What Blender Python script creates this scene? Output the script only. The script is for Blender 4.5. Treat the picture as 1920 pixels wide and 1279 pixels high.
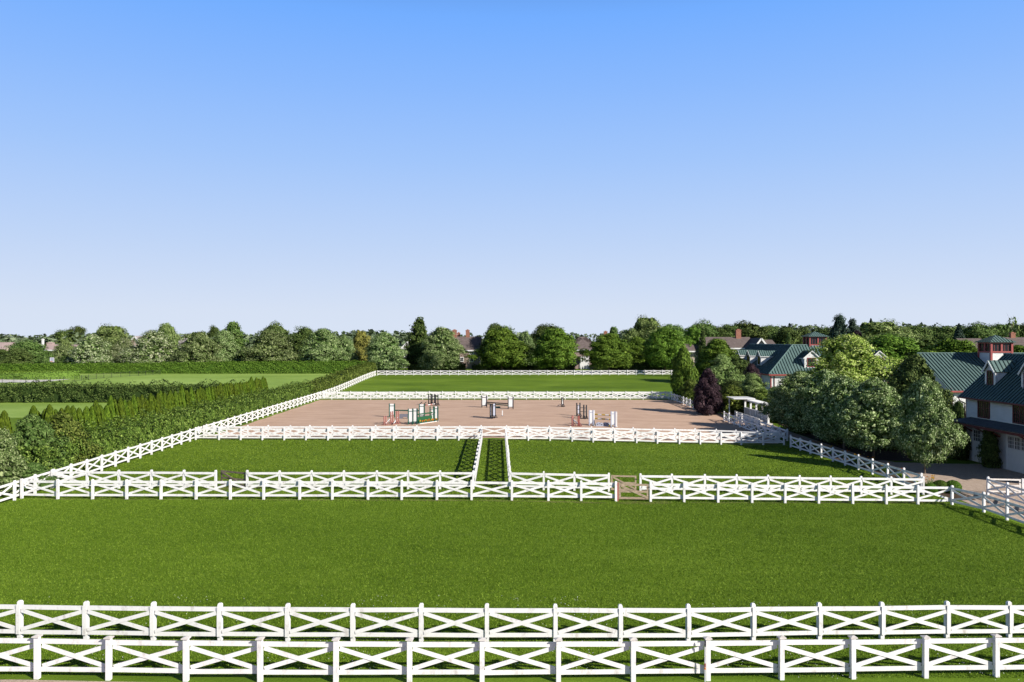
import bpy, math, random
import numpy as np
from mathutils import Vector

for o in list(bpy.data.objects):
    bpy.data.objects.remove(o)
SC = bpy.context.scene
COL = SC.collection
R = math.radians

# ------------------------------------------------------------------ camera
F, HZ, CH, CX = 1478.0, 638.0, 11.04, 960.0     # focal in photo pixels, horizon row, eye height
cam = bpy.data.cameras.new("camera")
camo = bpy.data.objects.new("camera", cam)
COL.objects.link(camo)
camo.location = (0, 0, CH)
camo.rotation_euler = (R(90), 0, 0)
cam.sensor_width = 36
cam.lens = 36 * F / 1920
cam.shift_y = -(639.5 - HZ) / 1920
cam.clip_start = 0.2
cam.clip_end = 6000
SC.camera = camo

# ------------------------------------------------------------------ sky, sun, exposure
SUN_EL, SUN_AZ = 27.5, 127.0      # azimuth clockwise from +Y (view direction)
sd = Vector((math.sin(R(SUN_AZ)) * math.cos(R(SUN_EL)), math.cos(R(SUN_AZ)) * math.cos(R(SUN_EL)), math.sin(R(SUN_EL))))
W = bpy.data.worlds.new("World")
SC.world = W
W.use_nodes = True
nt = W.node_tree
nt.nodes.clear()
out = nt.nodes.new("ShaderNodeOutputWorld")
bg = nt.nodes.new("ShaderNodeBackground")
sky = nt.nodes.new("ShaderNodeTexSky")
sky.sky_type = 'NISHITA'
sky.sun_disc = False
sky.sun_elevation = R(SUN_EL)
sky.sun_rotation = R(SUN_AZ)
sky.air_density = 1.0
sky.dust_density = 0.3
gain = nt.nodes.new("ShaderNodeMix")
gain.data_type = 'RGBA'
gain.blend_type = 'MULTIPLY'
gain.inputs[0].default_value = 1
nt.links.new(sky.outputs[0], gain.inputs[6])
gain.inputs[7].default_value = (0.04, 0.04, 0.04, 1)
tc = nt.nodes.new("ShaderNodeTexCoord")
sep = nt.nodes.new("ShaderNodeSeparateXYZ")
nt.links.new(tc.outputs["Generated"], sep.inputs[0])
rp = nt.nodes.new("ShaderNodeValToRGB")        # clear-sky colour by elevation
nt.links.new(sep.outputs[2], rp.inputs[0])
el = rp.color_ramp.elements
el[0].position = 0.0
el[0].color = (0.69, 0.77, 0.91, 1)
el[1].position = 0.036
el[1].color = (0.672, 0.756, 0.908, 1)
for p, c in ((0.12, (0.52, 0.665, 0.93)), (0.22, (0.36, 0.565, 0.965)), (0.30, (0.26, 0.49, 0.985)), (0.38, (0.175, 0.425, 1.0)), (0.46, (0.10, 0.25, 0.62))):
    e = el.new(p)
    e.color = c + (1,)
mr = nt.nodes.new("ShaderNodeMapRange")
mr.inputs[1].default_value = 0.40
mr.inputs[2].default_value = 0.65
nt.links.new(sep.outputs[2], mr.inputs[0])
mx = nt.nodes.new("ShaderNodeMix")
mx.data_type = 'RGBA'
nt.links.new(mr.outputs[0], mx.inputs[0])
nt.links.new(rp.outputs[0], mx.inputs[6])
nt.links.new(gain.outputs[2], mx.inputs[7])
nt.links.new(mx.outputs[2], bg.inputs[0])
bg.inputs[1].default_value = 0.595
nt.links.new(bg.outputs[0], out.inputs[0])

sl = bpy.data.lights.new("sun", 'SUN')
sl.energy = 5.0
sl.angle = R(0.5)
sl.color = (1.0, 0.94, 0.84)
so = bpy.data.objects.new("sun", sl)
COL.objects.link(so)
so.rotation_euler = sd.to_track_quat('Z', 'Y').to_euler()
so.location = (60, -40, 60)
vs = SC.view_settings
vs.view_transform = 'Standard'
vs.look = 'None'
vs.exposure = 0.75
vs.gamma = 1
vs.use_curve_mapping = False
SC.cycles.max_bounces = 6
SC.cycles.diffuse_bounces = 3
SC.cycles.glossy_bounces = 2
SC.cycles.transmission_bounces = 3
SC.cycles.use_adaptive_sampling = True
SC.cycles.adaptive_threshold = 0.02

# ------------------------------------------------------------------ terrain and un-projection
def sst(a, b, x):
    t = np.clip((x - a) / (b - a), 0, 1)
    return t * t * (3 - 2 * t)

def gz(x, y):
    x = np.asarray(x, float)
    y = np.asarray(y, float)
    rise = 1.5 * sst(147, 216, y)
    xs = (x + np.sqrt(x * x + 9)) / 2
    drop = np.minimum(0.024 * xs, 1.05) * (1 - sst(92, 146, y))
    return rise - drop

def G(x, y):
    return float(gz(x, y))

def on_ground(px, py, h=0.0):
    """ground point whose point at height h above the ground shows at photo pixel (px, py)"""
    Y = 80.0
    for _ in range(40):
        X = (px - CX) * Y / F
        Y = 0.5 * Y + 0.5 * min(F * (CH - h - G(X, Y)) / max(py - HZ, 1.0), 900)
    return (px - CX) * Y / F, Y

def at_depth(px, Y):
    return (px - CX) * Y / F

def zpix(py, Y):
    return CH - (py - HZ) * Y / F

# ------------------------------------------------------------------ materials
def mat(name, col, rough=0.7, spec=0.3):
    m = bpy.data.materials.new(name)
    m.use_nodes = True
    b = m.node_tree.nodes["Principled BSDF"]
    b.inputs["Base Color"].default_value = (*col, 1)
    b.inputs["Roughness"].default_value = rough
    b.inputs["Specular IOR Level"].default_value = spec
    return m

def nodes(m):
    return m.node_tree.nodes, m.node_tree.links, m.node_tree.nodes["Principled BSDF"]

def noise_col(m, stops, scale=1.0, detail=4, stretch=(1, 1, 1), coord="Object", rough=0.6):
    """base colour = ramp over a noise; returns (noise node, ramp node)"""
    N, L, b = nodes(m)
    t = N.new("ShaderNodeTexCoord")
    mp = N.new("ShaderNodeMapping")
    mp.inputs["Scale"].default_value = stretch
    n = N.new("ShaderNodeTexNoise")
    n.inputs["Scale"].default_value = scale
    n.inputs["Detail"].default_value = detail
    n.inputs["Roughness"].default_value = rough
    r = N.new("ShaderNodeValToRGB")
    if coord == "World":
        g = N.new("ShaderNodeNewGeometry")
        L.new(g.outputs["Position"], mp.inputs[0])
    else:
        L.new(t.outputs[coord], mp.inputs[0])
    L.new(mp.outputs[0], n.inputs[0])
    L.new(n.outputs[0], r.inputs[0])
    e = r.color_ramp.elements
    e[0].position, e[0].color = stops[0][0], (*stops[0][1], 1)
    e[1].position, e[1].color = stops[-1][0], (*stops[-1][1], 1)
    for p, c in stops[1:-1]:
        q = e.new(p)
        q.color = (*c, 1)
    L.new(r.outputs[0], b.inputs["Base Color"])
    return n, r

def bump_noise(m, scale, strength, dist=0.05):
    N, L, b = nodes(m)
    g = N.new("ShaderNodeNewGeometry")
    n = N.new("ShaderNodeTexNoise")
    n.inputs["Scale"].default_value = scale
    n.inputs["Detail"].default_value = 5
    bp = N.new("ShaderNodeBump")
    bp.inputs["Strength"].default_value = strength
    bp.inputs["Distance"].default_value = dist
    L.new(g.outputs["Position"], n.inputs[0])
    L.new(n.outputs[0], bp.inputs["Height"])
    L.new(bp.outputs[0], b.inputs["Normal"])

def leaf_mat(name, cols, trans=0.25, rough=0.55, spec=0.25, patch=None):
    rough, spec = 0.7, min(spec, 0.12)
    """foliage: each leaf (mesh island) takes its own colour from a ramp"""
    m = mat(name, cols[0], rough, spec)
    N, L, b = nodes(m)
    g = N.new("ShaderNodeNewGeometry")
    r = N.new("ShaderNodeValToRGB")
    e = r.color_ramp.elements
    n = len(cols)
    e[0].position, e[0].color = 0, (*cols[0], 1)
    e[1].position, e[1].color = 1, (*cols[-1], 1)
    for i in range(1, n - 1):
        q = e.new(i / (n - 1))
        q.color = (*cols[i], 1)
    L.new(g.outputs["Random Per Island"], r.inputs[0])
    csrc = r.outputs[0]
    oi = N.new("ShaderNodeObjectInfo")
    hs = N.new("ShaderNodeHueSaturation")
    mrh = N.new("ShaderNodeMapRange")
    mrh.inputs[3].default_value = 0.488
    mrh.inputs[4].default_value = 0.512
    mrv = N.new("ShaderNodeMapRange")
    mrv.inputs[3].default_value = 0.82
    mrv.inputs[4].default_value = 1.2
    L.new(oi.outputs["Random"], mrh.inputs[0])
    L.new(oi.outputs["Random"], mrv.inputs[0])
    L.new(mrh.outputs[0], hs.inputs["Hue"])
    L.new(mrv.outputs[0], hs.inputs["Value"])
    L.new(csrc, hs.inputs["Color"])
    csrc = hs.outputs[0]
    L.new(csrc, b.inputs["Base Color"])
    tr = N.new("ShaderNodeBsdfTranslucent")
    L.new(csrc, tr.inputs[0])
    trans = trans * 0.4
    ms = N.new("ShaderNodeMixShader")
    ms.inputs[0].default_value = trans
    o = N["Material Output"]
    L.new(b.outputs[0], ms.inputs[1])
    L.new(tr.outputs[0], ms.inputs[2])
    L.new(ms.outputs[0], o.inputs[0])
    return m

# grass sheet: large mowing patches, fine grain
def grass_mat(name, dark, mid, light):
    m = mat(name, mid, 0.9, 0.1)
    N, L, b = nodes(m)
    g = N.new("ShaderNodeNewGeometry")
    def nz(scale, det, stretch=(1, 1, 1), rough=0.6):
        mp = N.new("ShaderNodeMapping")
        mp.inputs["Scale"].default_value = stretch
        n = N.new("ShaderNodeTexNoise")
        n.inputs["Scale"].default_value = scale
        n.inputs["Detail"].default_value = det
        n.inputs["Roughness"].default_value = rough
        L.new(g.outputs["Position"], mp.inputs[0])
        L.new(mp.outputs[0], n.inputs[0])
        return n
    n1, n2, n3 = nz(0.07, 4, (0.6, 1, 1)), nz(9.0, 3, (1, 1, 1), 0.8), nz(0.8, 5, (0.35, 1, 1), 0.7)
    def mul(a, k, c):
        x = N.new("ShaderNodeMath")
        x.operation = 'MULTIPLY_ADD'
        L.new(a, x.inputs[0])
        x.inputs[1].default_value = k
        if isinstance(c, float):
            x.inputs[2].default_value = c
        else:
            L.new(c, x.inputs[2])
        return x.outputs[0]
    s = mul(n1.outputs[0], 1.2, -0.57)
    s = mul(n3.outputs[0], 0.7, s)
    s = mul(n2.outputs[0], 0.5, s)
    r = N.new("ShaderNodeValToRGB")
    e = r.color_ramp.elements
    e[0].position, e[0].color = 0.28, (*dark, 1)
    e[1].position, e[1].color = 0.92, (*light, 1)
    q = e.new(0.6)
    q.color = (*mid, 1)
    L.new(s, r.inputs[0])
    # sparse dry patches
    n4 = nz(0.35, 6, (0.4, 1, 1), 0.75)
    r2 = N.new("ShaderNodeValToRGB")
    e = r2.color_ramp.elements
    e[0].position, e[0].color = 0.62, (0, 0, 0, 1)
    e[1].position, e[1].color = 0.78, (0.45, 0.45, 0.45, 1)
    L.new(n4.outputs[0], r2.inputs[0])
    mxx = N.new("ShaderNodeMix")
    mxx.data_type = 'RGBA'
    L.new(r2.outputs[0], mxx.inputs[0])
    L.new(r.outputs[0], mxx.inputs[6])
    mxx.inputs[7].default_value = (0.19, 0.19, 0.075, 1)
    L.new(mxx.outputs[2], b.inputs["Base Color"])
    bp = N.new("ShaderNodeBump")
    bp.inputs["Strength"].default_value = 0.6
    bp.inputs["Distance"].default_value = 0.05
    L.new(n2.outputs[0], bp.inputs["Height"])
    L.new(bp.outputs[0], b.inputs["Normal"])
    return m

M = {}
M['grass'] = grass_mat("grass", (0.050, 0.092, 0.004), (0.090, 0.152, 0.008), (0.142, 0.218, 0.018))
M['lawn'] = grass_mat("lawn", (0.145, 0.225, 0.042), (0.205, 0.305, 0.062), (0.28, 0.38, 0.10))
M['blade'] = leaf_mat("grass_blades", [(0.027, 0.06, 0.003), (0.063, 0.116, 0.006), (0.116, 0.188, 0.012), (0.23, 0.315, 0.042)], 0.35, 0.6, 0.2)
M['sand'] = mat("arena_sand", (0.4, 0.27, 0.2), 0.95, 0.1)
noise_col(M['sand'], [(0.30, (0.34, 0.225, 0.165)), (0.5, (0.44, 0.302, 0.224)), (0.70, (0.54, 0.385, 0.295))], 0.5, 10, (0.3, 1, 1), "World", 0.82)
bump_noise(M['sand'], 3.0, 0.55, 0.06)
M['gravel'] = mat("gravel", (0.35, 0.27, 0.22), 0.95, 0.1)
noise_col(M['gravel'], [(0.3, (0.22, 0.165, 0.13)), (0.5, (0.36, 0.28, 0.225)), (0.7, (0.50, 0.40, 0.33))], 5.0, 8, (1, 1, 1), "World", 0.8)
bump_noise(M['gravel'], 14.0, 0.7, 0.03)
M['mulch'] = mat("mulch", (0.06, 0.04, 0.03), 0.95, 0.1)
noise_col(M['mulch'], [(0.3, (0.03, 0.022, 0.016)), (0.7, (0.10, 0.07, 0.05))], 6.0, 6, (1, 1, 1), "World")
M['paving'] = mat("paving", (0.5, 0.48, 0.46), 0.8, 0.2)
noise_col(M['paving'], [(0.3, (0.42, 0.40, 0.38)), (0.7, (0.62, 0.60, 0.57))], 1.5, 5, (1, 1, 1), "World")
M['asphalt'] = mat("asphalt", (0.09, 0.09, 0.095), 0.9, 0.2)

def paint(name, clean, dirt, lo=0.62, hi=0.8, green=True):
    m = mat(name, clean, 0.5, 0.35)
    N, L, b = nodes(m)
    n, r = noise_col(m, [(lo - 0.25, clean), (lo, tuple(c * 0.95 for c in clean)), (hi, dirt)], 3.2, 8, (1, 1, 0.55), "World", 0.75)
    bump_noise(m, 25, 0.15, 0.01)
    return m
M['fence'] = paint("white_fence_paint", (0.66, 0.65, 0.65), (0.33, 0.29, 0.265), 0.54, 0.75)
M['cap'] = paint("weathered_cap_paint", (0.58, 0.545, 0.52), (0.36, 0.32, 0.29), 0.5, 0.72)
M['white'] = paint("white_trim_paint", (0.60, 0.60, 0.60), (0.6, 0.58, 0.55), 0.7, 0.9)
M['wood'] = mat("bare_gate_wood", (0.40, 0.27, 0.16), 0.8, 0.2)
noise_col(M['wood'], [(0.3, (0.18, 0.135, 0.092)), (0.55, (0.30, 0.235, 0.165)), (0.75, (0.41, 0.335, 0.25))], 4, 6, (1, 1, 3), "World")
M['oldwood'] = mat("weathered_gate_wood", (0.2, 0.15, 0.11), 0.9, 0.1)
noise_col(M['oldwood'], [(0.3, (0.09, 0.07, 0.055)), (0.7, (0.27, 0.21, 0.17))], 4, 6, (1, 1, 3), "World")

def siding(name, col, dirt, pitch=0.14):
    m = mat(name, col, 0.55, 0.3)
    noise_col(m, [(0.35, col), (0.8, dirt)], 0.9, 6, (1, 1, 1), "World")
    N, L, b = nodes(m)
    g = N.new("ShaderNodeNewGeometry")
    s = N.new("ShaderNodeSeparateXYZ")
    L.new(g.outputs["Position"], s.inputs[0])
    d = N.new("ShaderNodeMath")
    d.operation = 'DIVIDE'
    d.inputs[1].default_value = pitch
    L.new(s.outputs[2], d.inputs[0])
    f = N.new("ShaderNodeMath")
    f.operation = 'FRACT'
    L.new(d.outputs[0], f.inputs[0])
    bp = N.new("ShaderNodeBump")
    bp.inputs["Strength"].default_value = 1.0
    bp.inputs["Distance"].default_value = 0.03
    bp.invert = True
    L.new(f.outputs[0], bp.inputs["Height"])
    L.new(bp.outputs[0], b.inputs["Normal"])
    return m
M['clap'] = siding("white_clapboard", (0.55, 0.55, 0.55), (0.46, 0.455, 0.45))
M['shingle_wall'] = siding("brown_shingle_wall", (0.26, 0.19, 0.165), (0.17, 0.13, 0.12), 0.2)
M['tan_wall'] = siding("tan_shingle_wall", (0.42, 0.34, 0.29), (0.32, 0.26, 0.22), 0.2)
M['metal'] = mat("green_standing_seam_metal", (0.06, 0.145, 0.13), 0.6, 0.2)
noise_col(M['metal'], [(0.3, (0.07, 0.118, 0.115)), (0.7, (0.10, 0.158, 0.15))], 0.5, 6, (1, 1, 1), "World")
M['seam'] = mat("shadow_toned_seams", (0.02, 0.04, 0.038), 0.6, 0.2)  # darker than the roof sheet: rib shadow lines put into the colour
M['red'] = mat("barn_red_trim", (0.36, 0.07, 0.06), 0.55, 0.3)
noise_col(M['red'], [(0.3, (0.22, 0.045, 0.045)), (0.7, (0.31, 0.07, 0.065))], 2, 4, (1, 1, 1), "World")
M['darkred'] = mat("dark_red_trim", (0.11, 0.03, 0.03), 0.6, 0.3)
M['asph_shingle'] = mat("dark_shingles", (0.06, 0.075, 0.09), 0.9, 0.2)
noise_col(M['asph_shingle'], [(0.3, (0.04, 0.05, 0.06)), (0.7, (0.09, 0.105, 0.12))], 4, 6, (1, 1, 1), "World")
M['glass'] = mat("window_glass", (0.012, 0.014, 0.018), 0.15, 0.35)
def shingles(name, a, b_, c):
    m = mat(name, b_, 0.9, 0.15)
    noise_col(m, [(0.3, a), (0.5, b_), (0.7, c)], 1.2, 8, (1, 1, 1), "World", 0.75)
    return m
M['roof_brown'] = shingles("brown_roof_shingles", (0.085, 0.065, 0.062), (0.12, 0.095, 0.09), (0.17, 0.14, 0.13))
M['roof_grey'] = shingles("grey_roof_shingles", (0.21, 0.185, 0.19), (0.27, 0.24, 0.245), (0.33, 0.30, 0.30))
M['roof_pink'] = shingles("faded_cedar_roof", (0.26, 0.19, 0.18), (0.33, 0.25, 0.24), (0.40, 0.32, 0.30))
M['brick'] = mat("chimney_brick", (0.38, 0.13, 0.08), 0.9, 0.1)
noise_col(M['brick'], [(0.3, (0.19, 0.085, 0.06)), (0.7, (0.31, 0.15, 0.11))], 3, 6, (1, 1, 1), "World")
M['bark'] = mat("bark", (0.14, 0.10, 0.075), 0.95, 0.1)
noise_col(M['bark'], [(0.3, (0.08, 0.06, 0.045)), (0.7, (0.22, 0.17, 0.13))], 4, 6, (1, 1, 0.3), "World")
M['green_paint'] = mat("green_jump_paint", (0.014, 0.075, 0.03), 0.5, 0.3)
M['dark_green'] = mat("dark_green_jump_paint", (0.015, 0.07, 0.05), 0.5, 0.3)
M['black_paint'] = mat("black_jump_paint", (0.018, 0.02, 0.025), 0.5, 0.3)
M['silver_paint'] = mat("silver_grey_paint", (0.30, 0.32, 0.40), 0.5, 0.4)
M['yellow'] = mat("yellow_paint", (0.42, 0.27, 0.02), 0.5, 0.3)
M['redpole'] = mat("red_brown_paint", (0.26, 0.085, 0.07), 0.6, 0.3)
M['pink'] = mat("faded_red_paint", (0.34, 0.15, 0.13), 0.6, 0.3)
M['box_grey'] = mat("grey_box_paint", (0.13, 0.13, 0.16), 0.6, 0.3)
M['orange'] = mat("orange", (0.55, 0.16, 0.015), 0.6, 0.2)
M['flower_yellow'] = mat("yellow_petals", (0.6, 0.34, 0.03), 0.6, 0.2)
M['iron'] = mat("black_iron", (0.02, 0.02, 0.02), 0.5, 0.4)
M['pink_white'] = mat("white_lattice", (0.36, 0.36, 0.37), 0.7, 0.2)

L_ = leaf_mat
M['lf_silver'] = L_("silver_linden_leaves", [(0.024, 0.05, 0.010), (0.06, 0.105, 0.024), (0.13, 0.195, 0.058), (0.46, 0.54, 0.29)], 0.2, 0.5, 0.4)
M['lf_bloom'] = L_("blossoming_leaves", [(0.04, 0.07, 0.015), (0.08, 0.125, 0.032), (0.18, 0.225, 0.095), (0.46, 0.48, 0.32)], 0.2, 0.5, 0.3)
M['lf_sage'] = L_("sage_leaves", [(0.038, 0.065, 0.014), (0.075, 0.12, 0.03), (0.14, 0.19, 0.065), (0.30, 0.35, 0.17)], 0.2, 0.5, 0.3)
M['lf_green'] = L_("maple_leaves", [(0.032, 0.068, 0.006), (0.055, 0.105, 0.010), (0.09, 0.155, 0.016), (0.16, 0.24, 0.034)], 0.25)
M['lf_mid'] = L_("broadleaf_leaves", [(0.028, 0.055, 0.010), (0.055, 0.10, 0.02), (0.09, 0.145, 0.035), (0.14, 0.19, 0.06)], 0.2)
M['lf_dark'] = L_("dark_leaves", [(0.014, 0.026, 0.005), (0.030, 0.052, 0.010), (0.056, 0.086, 0.018), (0.11, 0.145, 0.038)], 0.15)
M['lf_lime'] = L_("lime_green_leaves", [(0.06, 0.12, 0.012), (0.15, 0.26, 0.03), (0.33, 0.46, 0.09), (0.58, 0.68, 0.26)], 0.35)
M['lf_light'] = L_("light_feathery_leaves", [(0.04, 0.07, 0.015), (0.09, 0.14, 0.035), (0.16, 0.22, 0.065), (0.27, 0.33, 0.13)], 0.25)
M['lf_spruce'] = L_("spruce_needles", [(0.010, 0.022, 0.014), (0.02, 0.04, 0.026), (0.035, 0.06, 0.04), (0.06, 0.09, 0.06)], 0.05)
M['lf_plum'] = L_("purple_leaves", [(0.008, 0.005, 0.008), (0.018, 0.010, 0.015), (0.034, 0.018, 0.024), (0.085, 0.05, 0.06)], 0.15)
M['lf_arbor'] = L_("yellow_green_cedar_sprays", [(0.024, 0.045, 0.002), (0.042, 0.072, 0.004), (0.066, 0.105, 0.006), (0.11, 0.16, 0.012)], 0.15)
M['lf_hedge'] = L_("hedge_leaves", [(0.022, 0.04, 0.005), (0.045, 0.076, 0.010), (0.085, 0.125, 0.018), (0.20, 0.25, 0.055)], 0.15)
M['lf_hedge_bright'] = L_("clipped_hedge_leaves", [(0.03, 0.065, 0.006), (0.055, 0.11, 0.010), (0.085, 0.155, 0.016), (0.13, 0.21, 0.03)], 0.15)
M['lf_low'] = L_("low_hedge_leaves", [(0.08, 0.14, 0.02), (0.12, 0.20, 0.03), (0.17, 0.26, 0.05)], 0.2)
M['lf_yew'] = L_("yew_needles", [(0.018, 0.034, 0.008), (0.035, 0.06, 0.013), (0.06, 0.09, 0.02), (0.12, 0.155, 0.045)], 0.1)
M['lf_willow'] = L_("willow_leaves", [(0.10, 0.10, 0.02), (0.17, 0.17, 0.035), (0.24, 0.24, 0.06)], 0.25)
M['lf_far'] = L_("distant_hazed_leaves", [(0.05, 0.075, 0.035), (0.08, 0.11, 0.055), (0.115, 0.15, 0.08), (0.16, 0.19, 0.115)], 0.1)  # aerial haze put into the leaf colour: paler and bluer

# ------------------------------------------------------------------ mesh builder
class MB:
    def __init__(self):
        self.v, self.f, self.m, self.mats = [], [], [], []
    def mi(self, mt):
        if mt not in self.mats:
            self.mats.append(mt)
        return self.mats.index(mt)
    def add(self, vs_, fs_, mt):
        k = len(self.v)
        i = self.mi(mt)
        self.v += [tuple(p) for p in vs_]
        for f in fs_:
            self.f.append(tuple(a + k for a in f))
            self.m.append(i)
    def obox(self, c, ax, ay, az, mt):
        """box: centre c, half-extent vectors ax, ay, az"""
        c, ax, ay, az = Vector(c), Vector(ax), Vector(ay), Vector(az)
        vs_ = [c + sx * ax + sy * ay + sz * az for sz in (-1, 1) for sy in (-1, 1) for sx in (-1, 1)]
        self.add(vs_, [(0, 2, 3, 1), (4, 5, 7, 6), (0, 1, 5, 4), (2, 6, 7, 3), (0, 4, 6, 2), (1, 3, 7, 5)], mt)
    def box(self, x0, x1, y0, y1, z0, z1, mt):
        self.obox(((x0 + x1) / 2, (y0 + y1) / 2, (z0 + z1) / 2), ((x1 - x0) / 2, 0, 0), (0, (y1 - y0) / 2, 0), (0, 0, (z1 - z0) / 2), mt)
    def beam(self, a, b, w, t, mt, up=(0, 0, 1)):
        """board from a to b; w = width seen along 'up', t = thickness across"""
        a, b = Vector(a), Vector(b)
        d = b - a
        dn = d.normalized()
        s = dn.cross(Vector(up))
        if s.length < 1e-4:
            s = dn.cross(Vector((1, 0, 0)))
        s.normalize()
        u = s.cross(dn).normalized()
        self.obox((a + b) / 2, d / 2, s * t / 2, u * w / 2, mt)
    def tube(self, a, b, r0, r1, mt, n=8):
        a, b = Vector(a), Vector(b)
        d = (b - a).normalized()
        s = d.orthogonal().normalized()
        u = d.cross(s)
        vs_ = []
        for p, r in ((a, r0), (b, r1)):
            for i in range(n):
                q = 2 * math.pi * i / n
                vs_.append(p + (s * math.cos(q) + u * math.sin(q)) * r)
        fs_ = [(i, (i + 1) % n, n + (i + 1) % n, n + i) for i in range(n)]
        fs_ += [tuple(range(n - 1, -1, -1)), tuple(range(n, 2 * n))]
        self.add(vs_, fs_, mt)
    def poly(self, pts, mt, thick=None, nrm=None):
        """planar polygon, optionally a slab of thickness thick below along -nrm"""
        pts = [Vector(p) for p in pts]
        n = len(pts)
        if thick is None:
            self.add(pts, [tuple(range(n))], mt)
            return
        nrm = Vector(nrm).normalized() if nrm is not None else (pts[1] - pts[0]).cross(pts[2] - pts[0]).normalized()
        lo = [p - nrm * thick for p in pts]
        fs_ = [tuple(range(n)), tuple(range(2 * n - 1, n - 1, -1))] + [(i, n + i, n + (i + 1) % n, (i + 1) % n) for i in range(n)]
        self.add(pts + lo, fs_, mt)
    def build(self, name, parent=None, loc=(0, 0, 0), origin=None):
        """origin: world point the vertices are measured from (defaults to the parent's world place)"""
        me = bpy.data.meshes.new(name)
        v = self.v
        if origin is not None:
            ox, oy, oz = origin
            v = [(p[0] - ox, p[1] - oy, p[2] - oz) for p in v]
        me.from_pydata(v, [], self.f)
        for mt in self.mats:
            me.materials.append(mt)
        me.polygons.foreach_set("material_index", self.m)
        me.update()
        o = bpy.data.objects.new(name, me)
        COL.objects.link(o)
        o.parent = parent
        o.location = loc
        return o

def tag(o, label=None, cat=None, group=None, kind=None):
    if label: o['label'] = label
    if cat: o['category'] = cat
    if group: o['group'] = group
    if kind: o['kind'] = kind
    return o

def empty(name, loc, label=None, cat=None, group=None, rz=0):
    o = bpy.data.objects.new(name, None)
    o.empty_display_size = 0.3
    COL.objects.link(o)
    o.location = loc
    o.rotation_euler = (0, 0, rz)
    return tag(o, label, cat, group)

def inst(name, me, parent=None, loc=(0, 0, 0), rz=0, sc=(1, 1, 1)):
    o = bpy.data.objects.new(name, me)
    COL.objects.link(o)
    o.parent = parent
    o.location = loc
    o.rotation_euler = (0, 0, rz)
    o.scale = sc
    return o

def np_mesh(name, verts, faces, mt):
    """fast mesh from arrays; faces (n,k)"""
    me = bpy.data.meshes.new(name)
    nv, (nf, k) = len(verts), faces.shape
    me.vertices.add(nv)
    me.vertices.foreach_set("co", np.ascontiguousarray(verts, dtype=np.float32).ravel())
    me.loops.add(nf * k)
    me.loops.foreach_set("vertex_index", np.ascontiguousarray(faces, dtype=np.int32).ravel())
    me.polygons.add(nf)
    me.polygons.foreach_set("loop_start", np.arange(0, nf * k, k, dtype=np.int32))
    me.materials.append(mt)
    me.update(calc_edges=True)
    return me

# ------------------------------------------------------------------ ground sheets
def terrain():
    xs = np.concatenate([[-3500, -1800, -900, -500, -330, -240, -190], np.arange(-160, 161, 2.0), [190, 240, 330, 500, 900, 1800, 3500]])
    ys = np.concatenate([[-400, -120, -40, -10], np.arange(4, 261, 2.0), [275, 300, 340, 420, 560, 800, 1300, 2500, 5000]])
    Xg, Yg = np.meshgrid(xs, ys)
    v = np.stack([Xg.ravel(), Yg.ravel(), gz(Xg, Yg).ravel()], 1)
    nx, ny = len(xs), len(ys)
    i = (np.arange(ny - 1)[:, None] * nx + np.arange(nx - 1)[None, :]).ravel()
    f = np.stack([i, i + 1, i + 1 + nx, i + nx], 1)
    o = inst("ground", np_mesh("ground", v, f, M['grass']))
    tag(o, "mown green grass of the paddocks and surrounding land", kind="structure")
terrain()

def drape(name, poly, mt, lift, label, step=1.6):
    """a sheet cut to a polygon and laid on the terrain"""
    import bmesh
    bm = bmesh.new()
    bm.faces.new([bm.verts.new((x, y, 0)) for x, y in poly])
    xs = [p[0] for p in poly]
    ys = [p[1] for p in poly]
    for ax, lo, hi in ((0, min(xs), max(xs)), (1, min(ys), max(ys))):
        k = lo + step
        while k < hi:
            bmesh.ops.bisect_plane(bm, geom=bm.verts[:] + bm.edges[:] + bm.faces[:], plane_co=(k if ax == 0 else 0, k if ax == 1 else 0, 0), plane_no=(1 - ax, ax, 0))
            k += step
    for v in bm.verts:
        v.co.z = G(v.co.x, v.co.y) + lift
    bm.normal_update()
    if sum(f.normal.z for f in bm.faces) < 0:
        bmesh.ops.reverse_faces(bm, faces=bm.faces[:])
    me = bpy.data.meshes.new(name)
    bm.to_mesh(me)
    bm.free()
    me.materials.append(mt)
    o = inst(name, me)
    return tag(o, label, kind="structure")

def Ex(y):      # the long left fence line
    return float(np.interp(y, [40, 53.5, 89, 147, 213], [-34.0, -34.25, -35.1, -36.1, -36.6]))
def Gx(y):      # the long right fence line
    return float(np.interp(y, [40, 57.5, 61.8, 88.9], [32.9, 32.3, 32.15, 30.4]))
wig = lambda a, b, n, k: [(a[0] + (b[0] - a[0]) * i / n + k * math.sin(i * 2.1 + a[0]) * (0 < i < n), a[1] + (b[1] - a[1]) * i / n + k * math.cos(i * 3.3 + a[1]) * (0 < i < n)) for i in range(n)]
drape("arena_ground", wig((-34.6, 88.6), (30.2, 89.6), 26, 0.12) + wig((30.2, 89.6), (33.2, 112), 8, 0.2) + wig((33.2, 112), (29.2, 145.8), 10, 0.2) + wig((29.2, 145.8), (-35.4, 145.8), 22, 0.12) + wig((-35.4, 145.8), (-34.6, 88.6), 20, 0.12), M['sand'], 0.018, "raked tan sand of the riding arena")
drape("gravel_road", [(-40, 4), (40, 4), (40, 26.0), (22, 25.9), (14, 25.6), (7, 25.3), (2, 25.1), (-4, 25.15), (-11, 25.4), (-16, 25.62), (-40, 25.7)], M['gravel'], 0.012, "strip of tan gravel road below the nearest fence")
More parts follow.
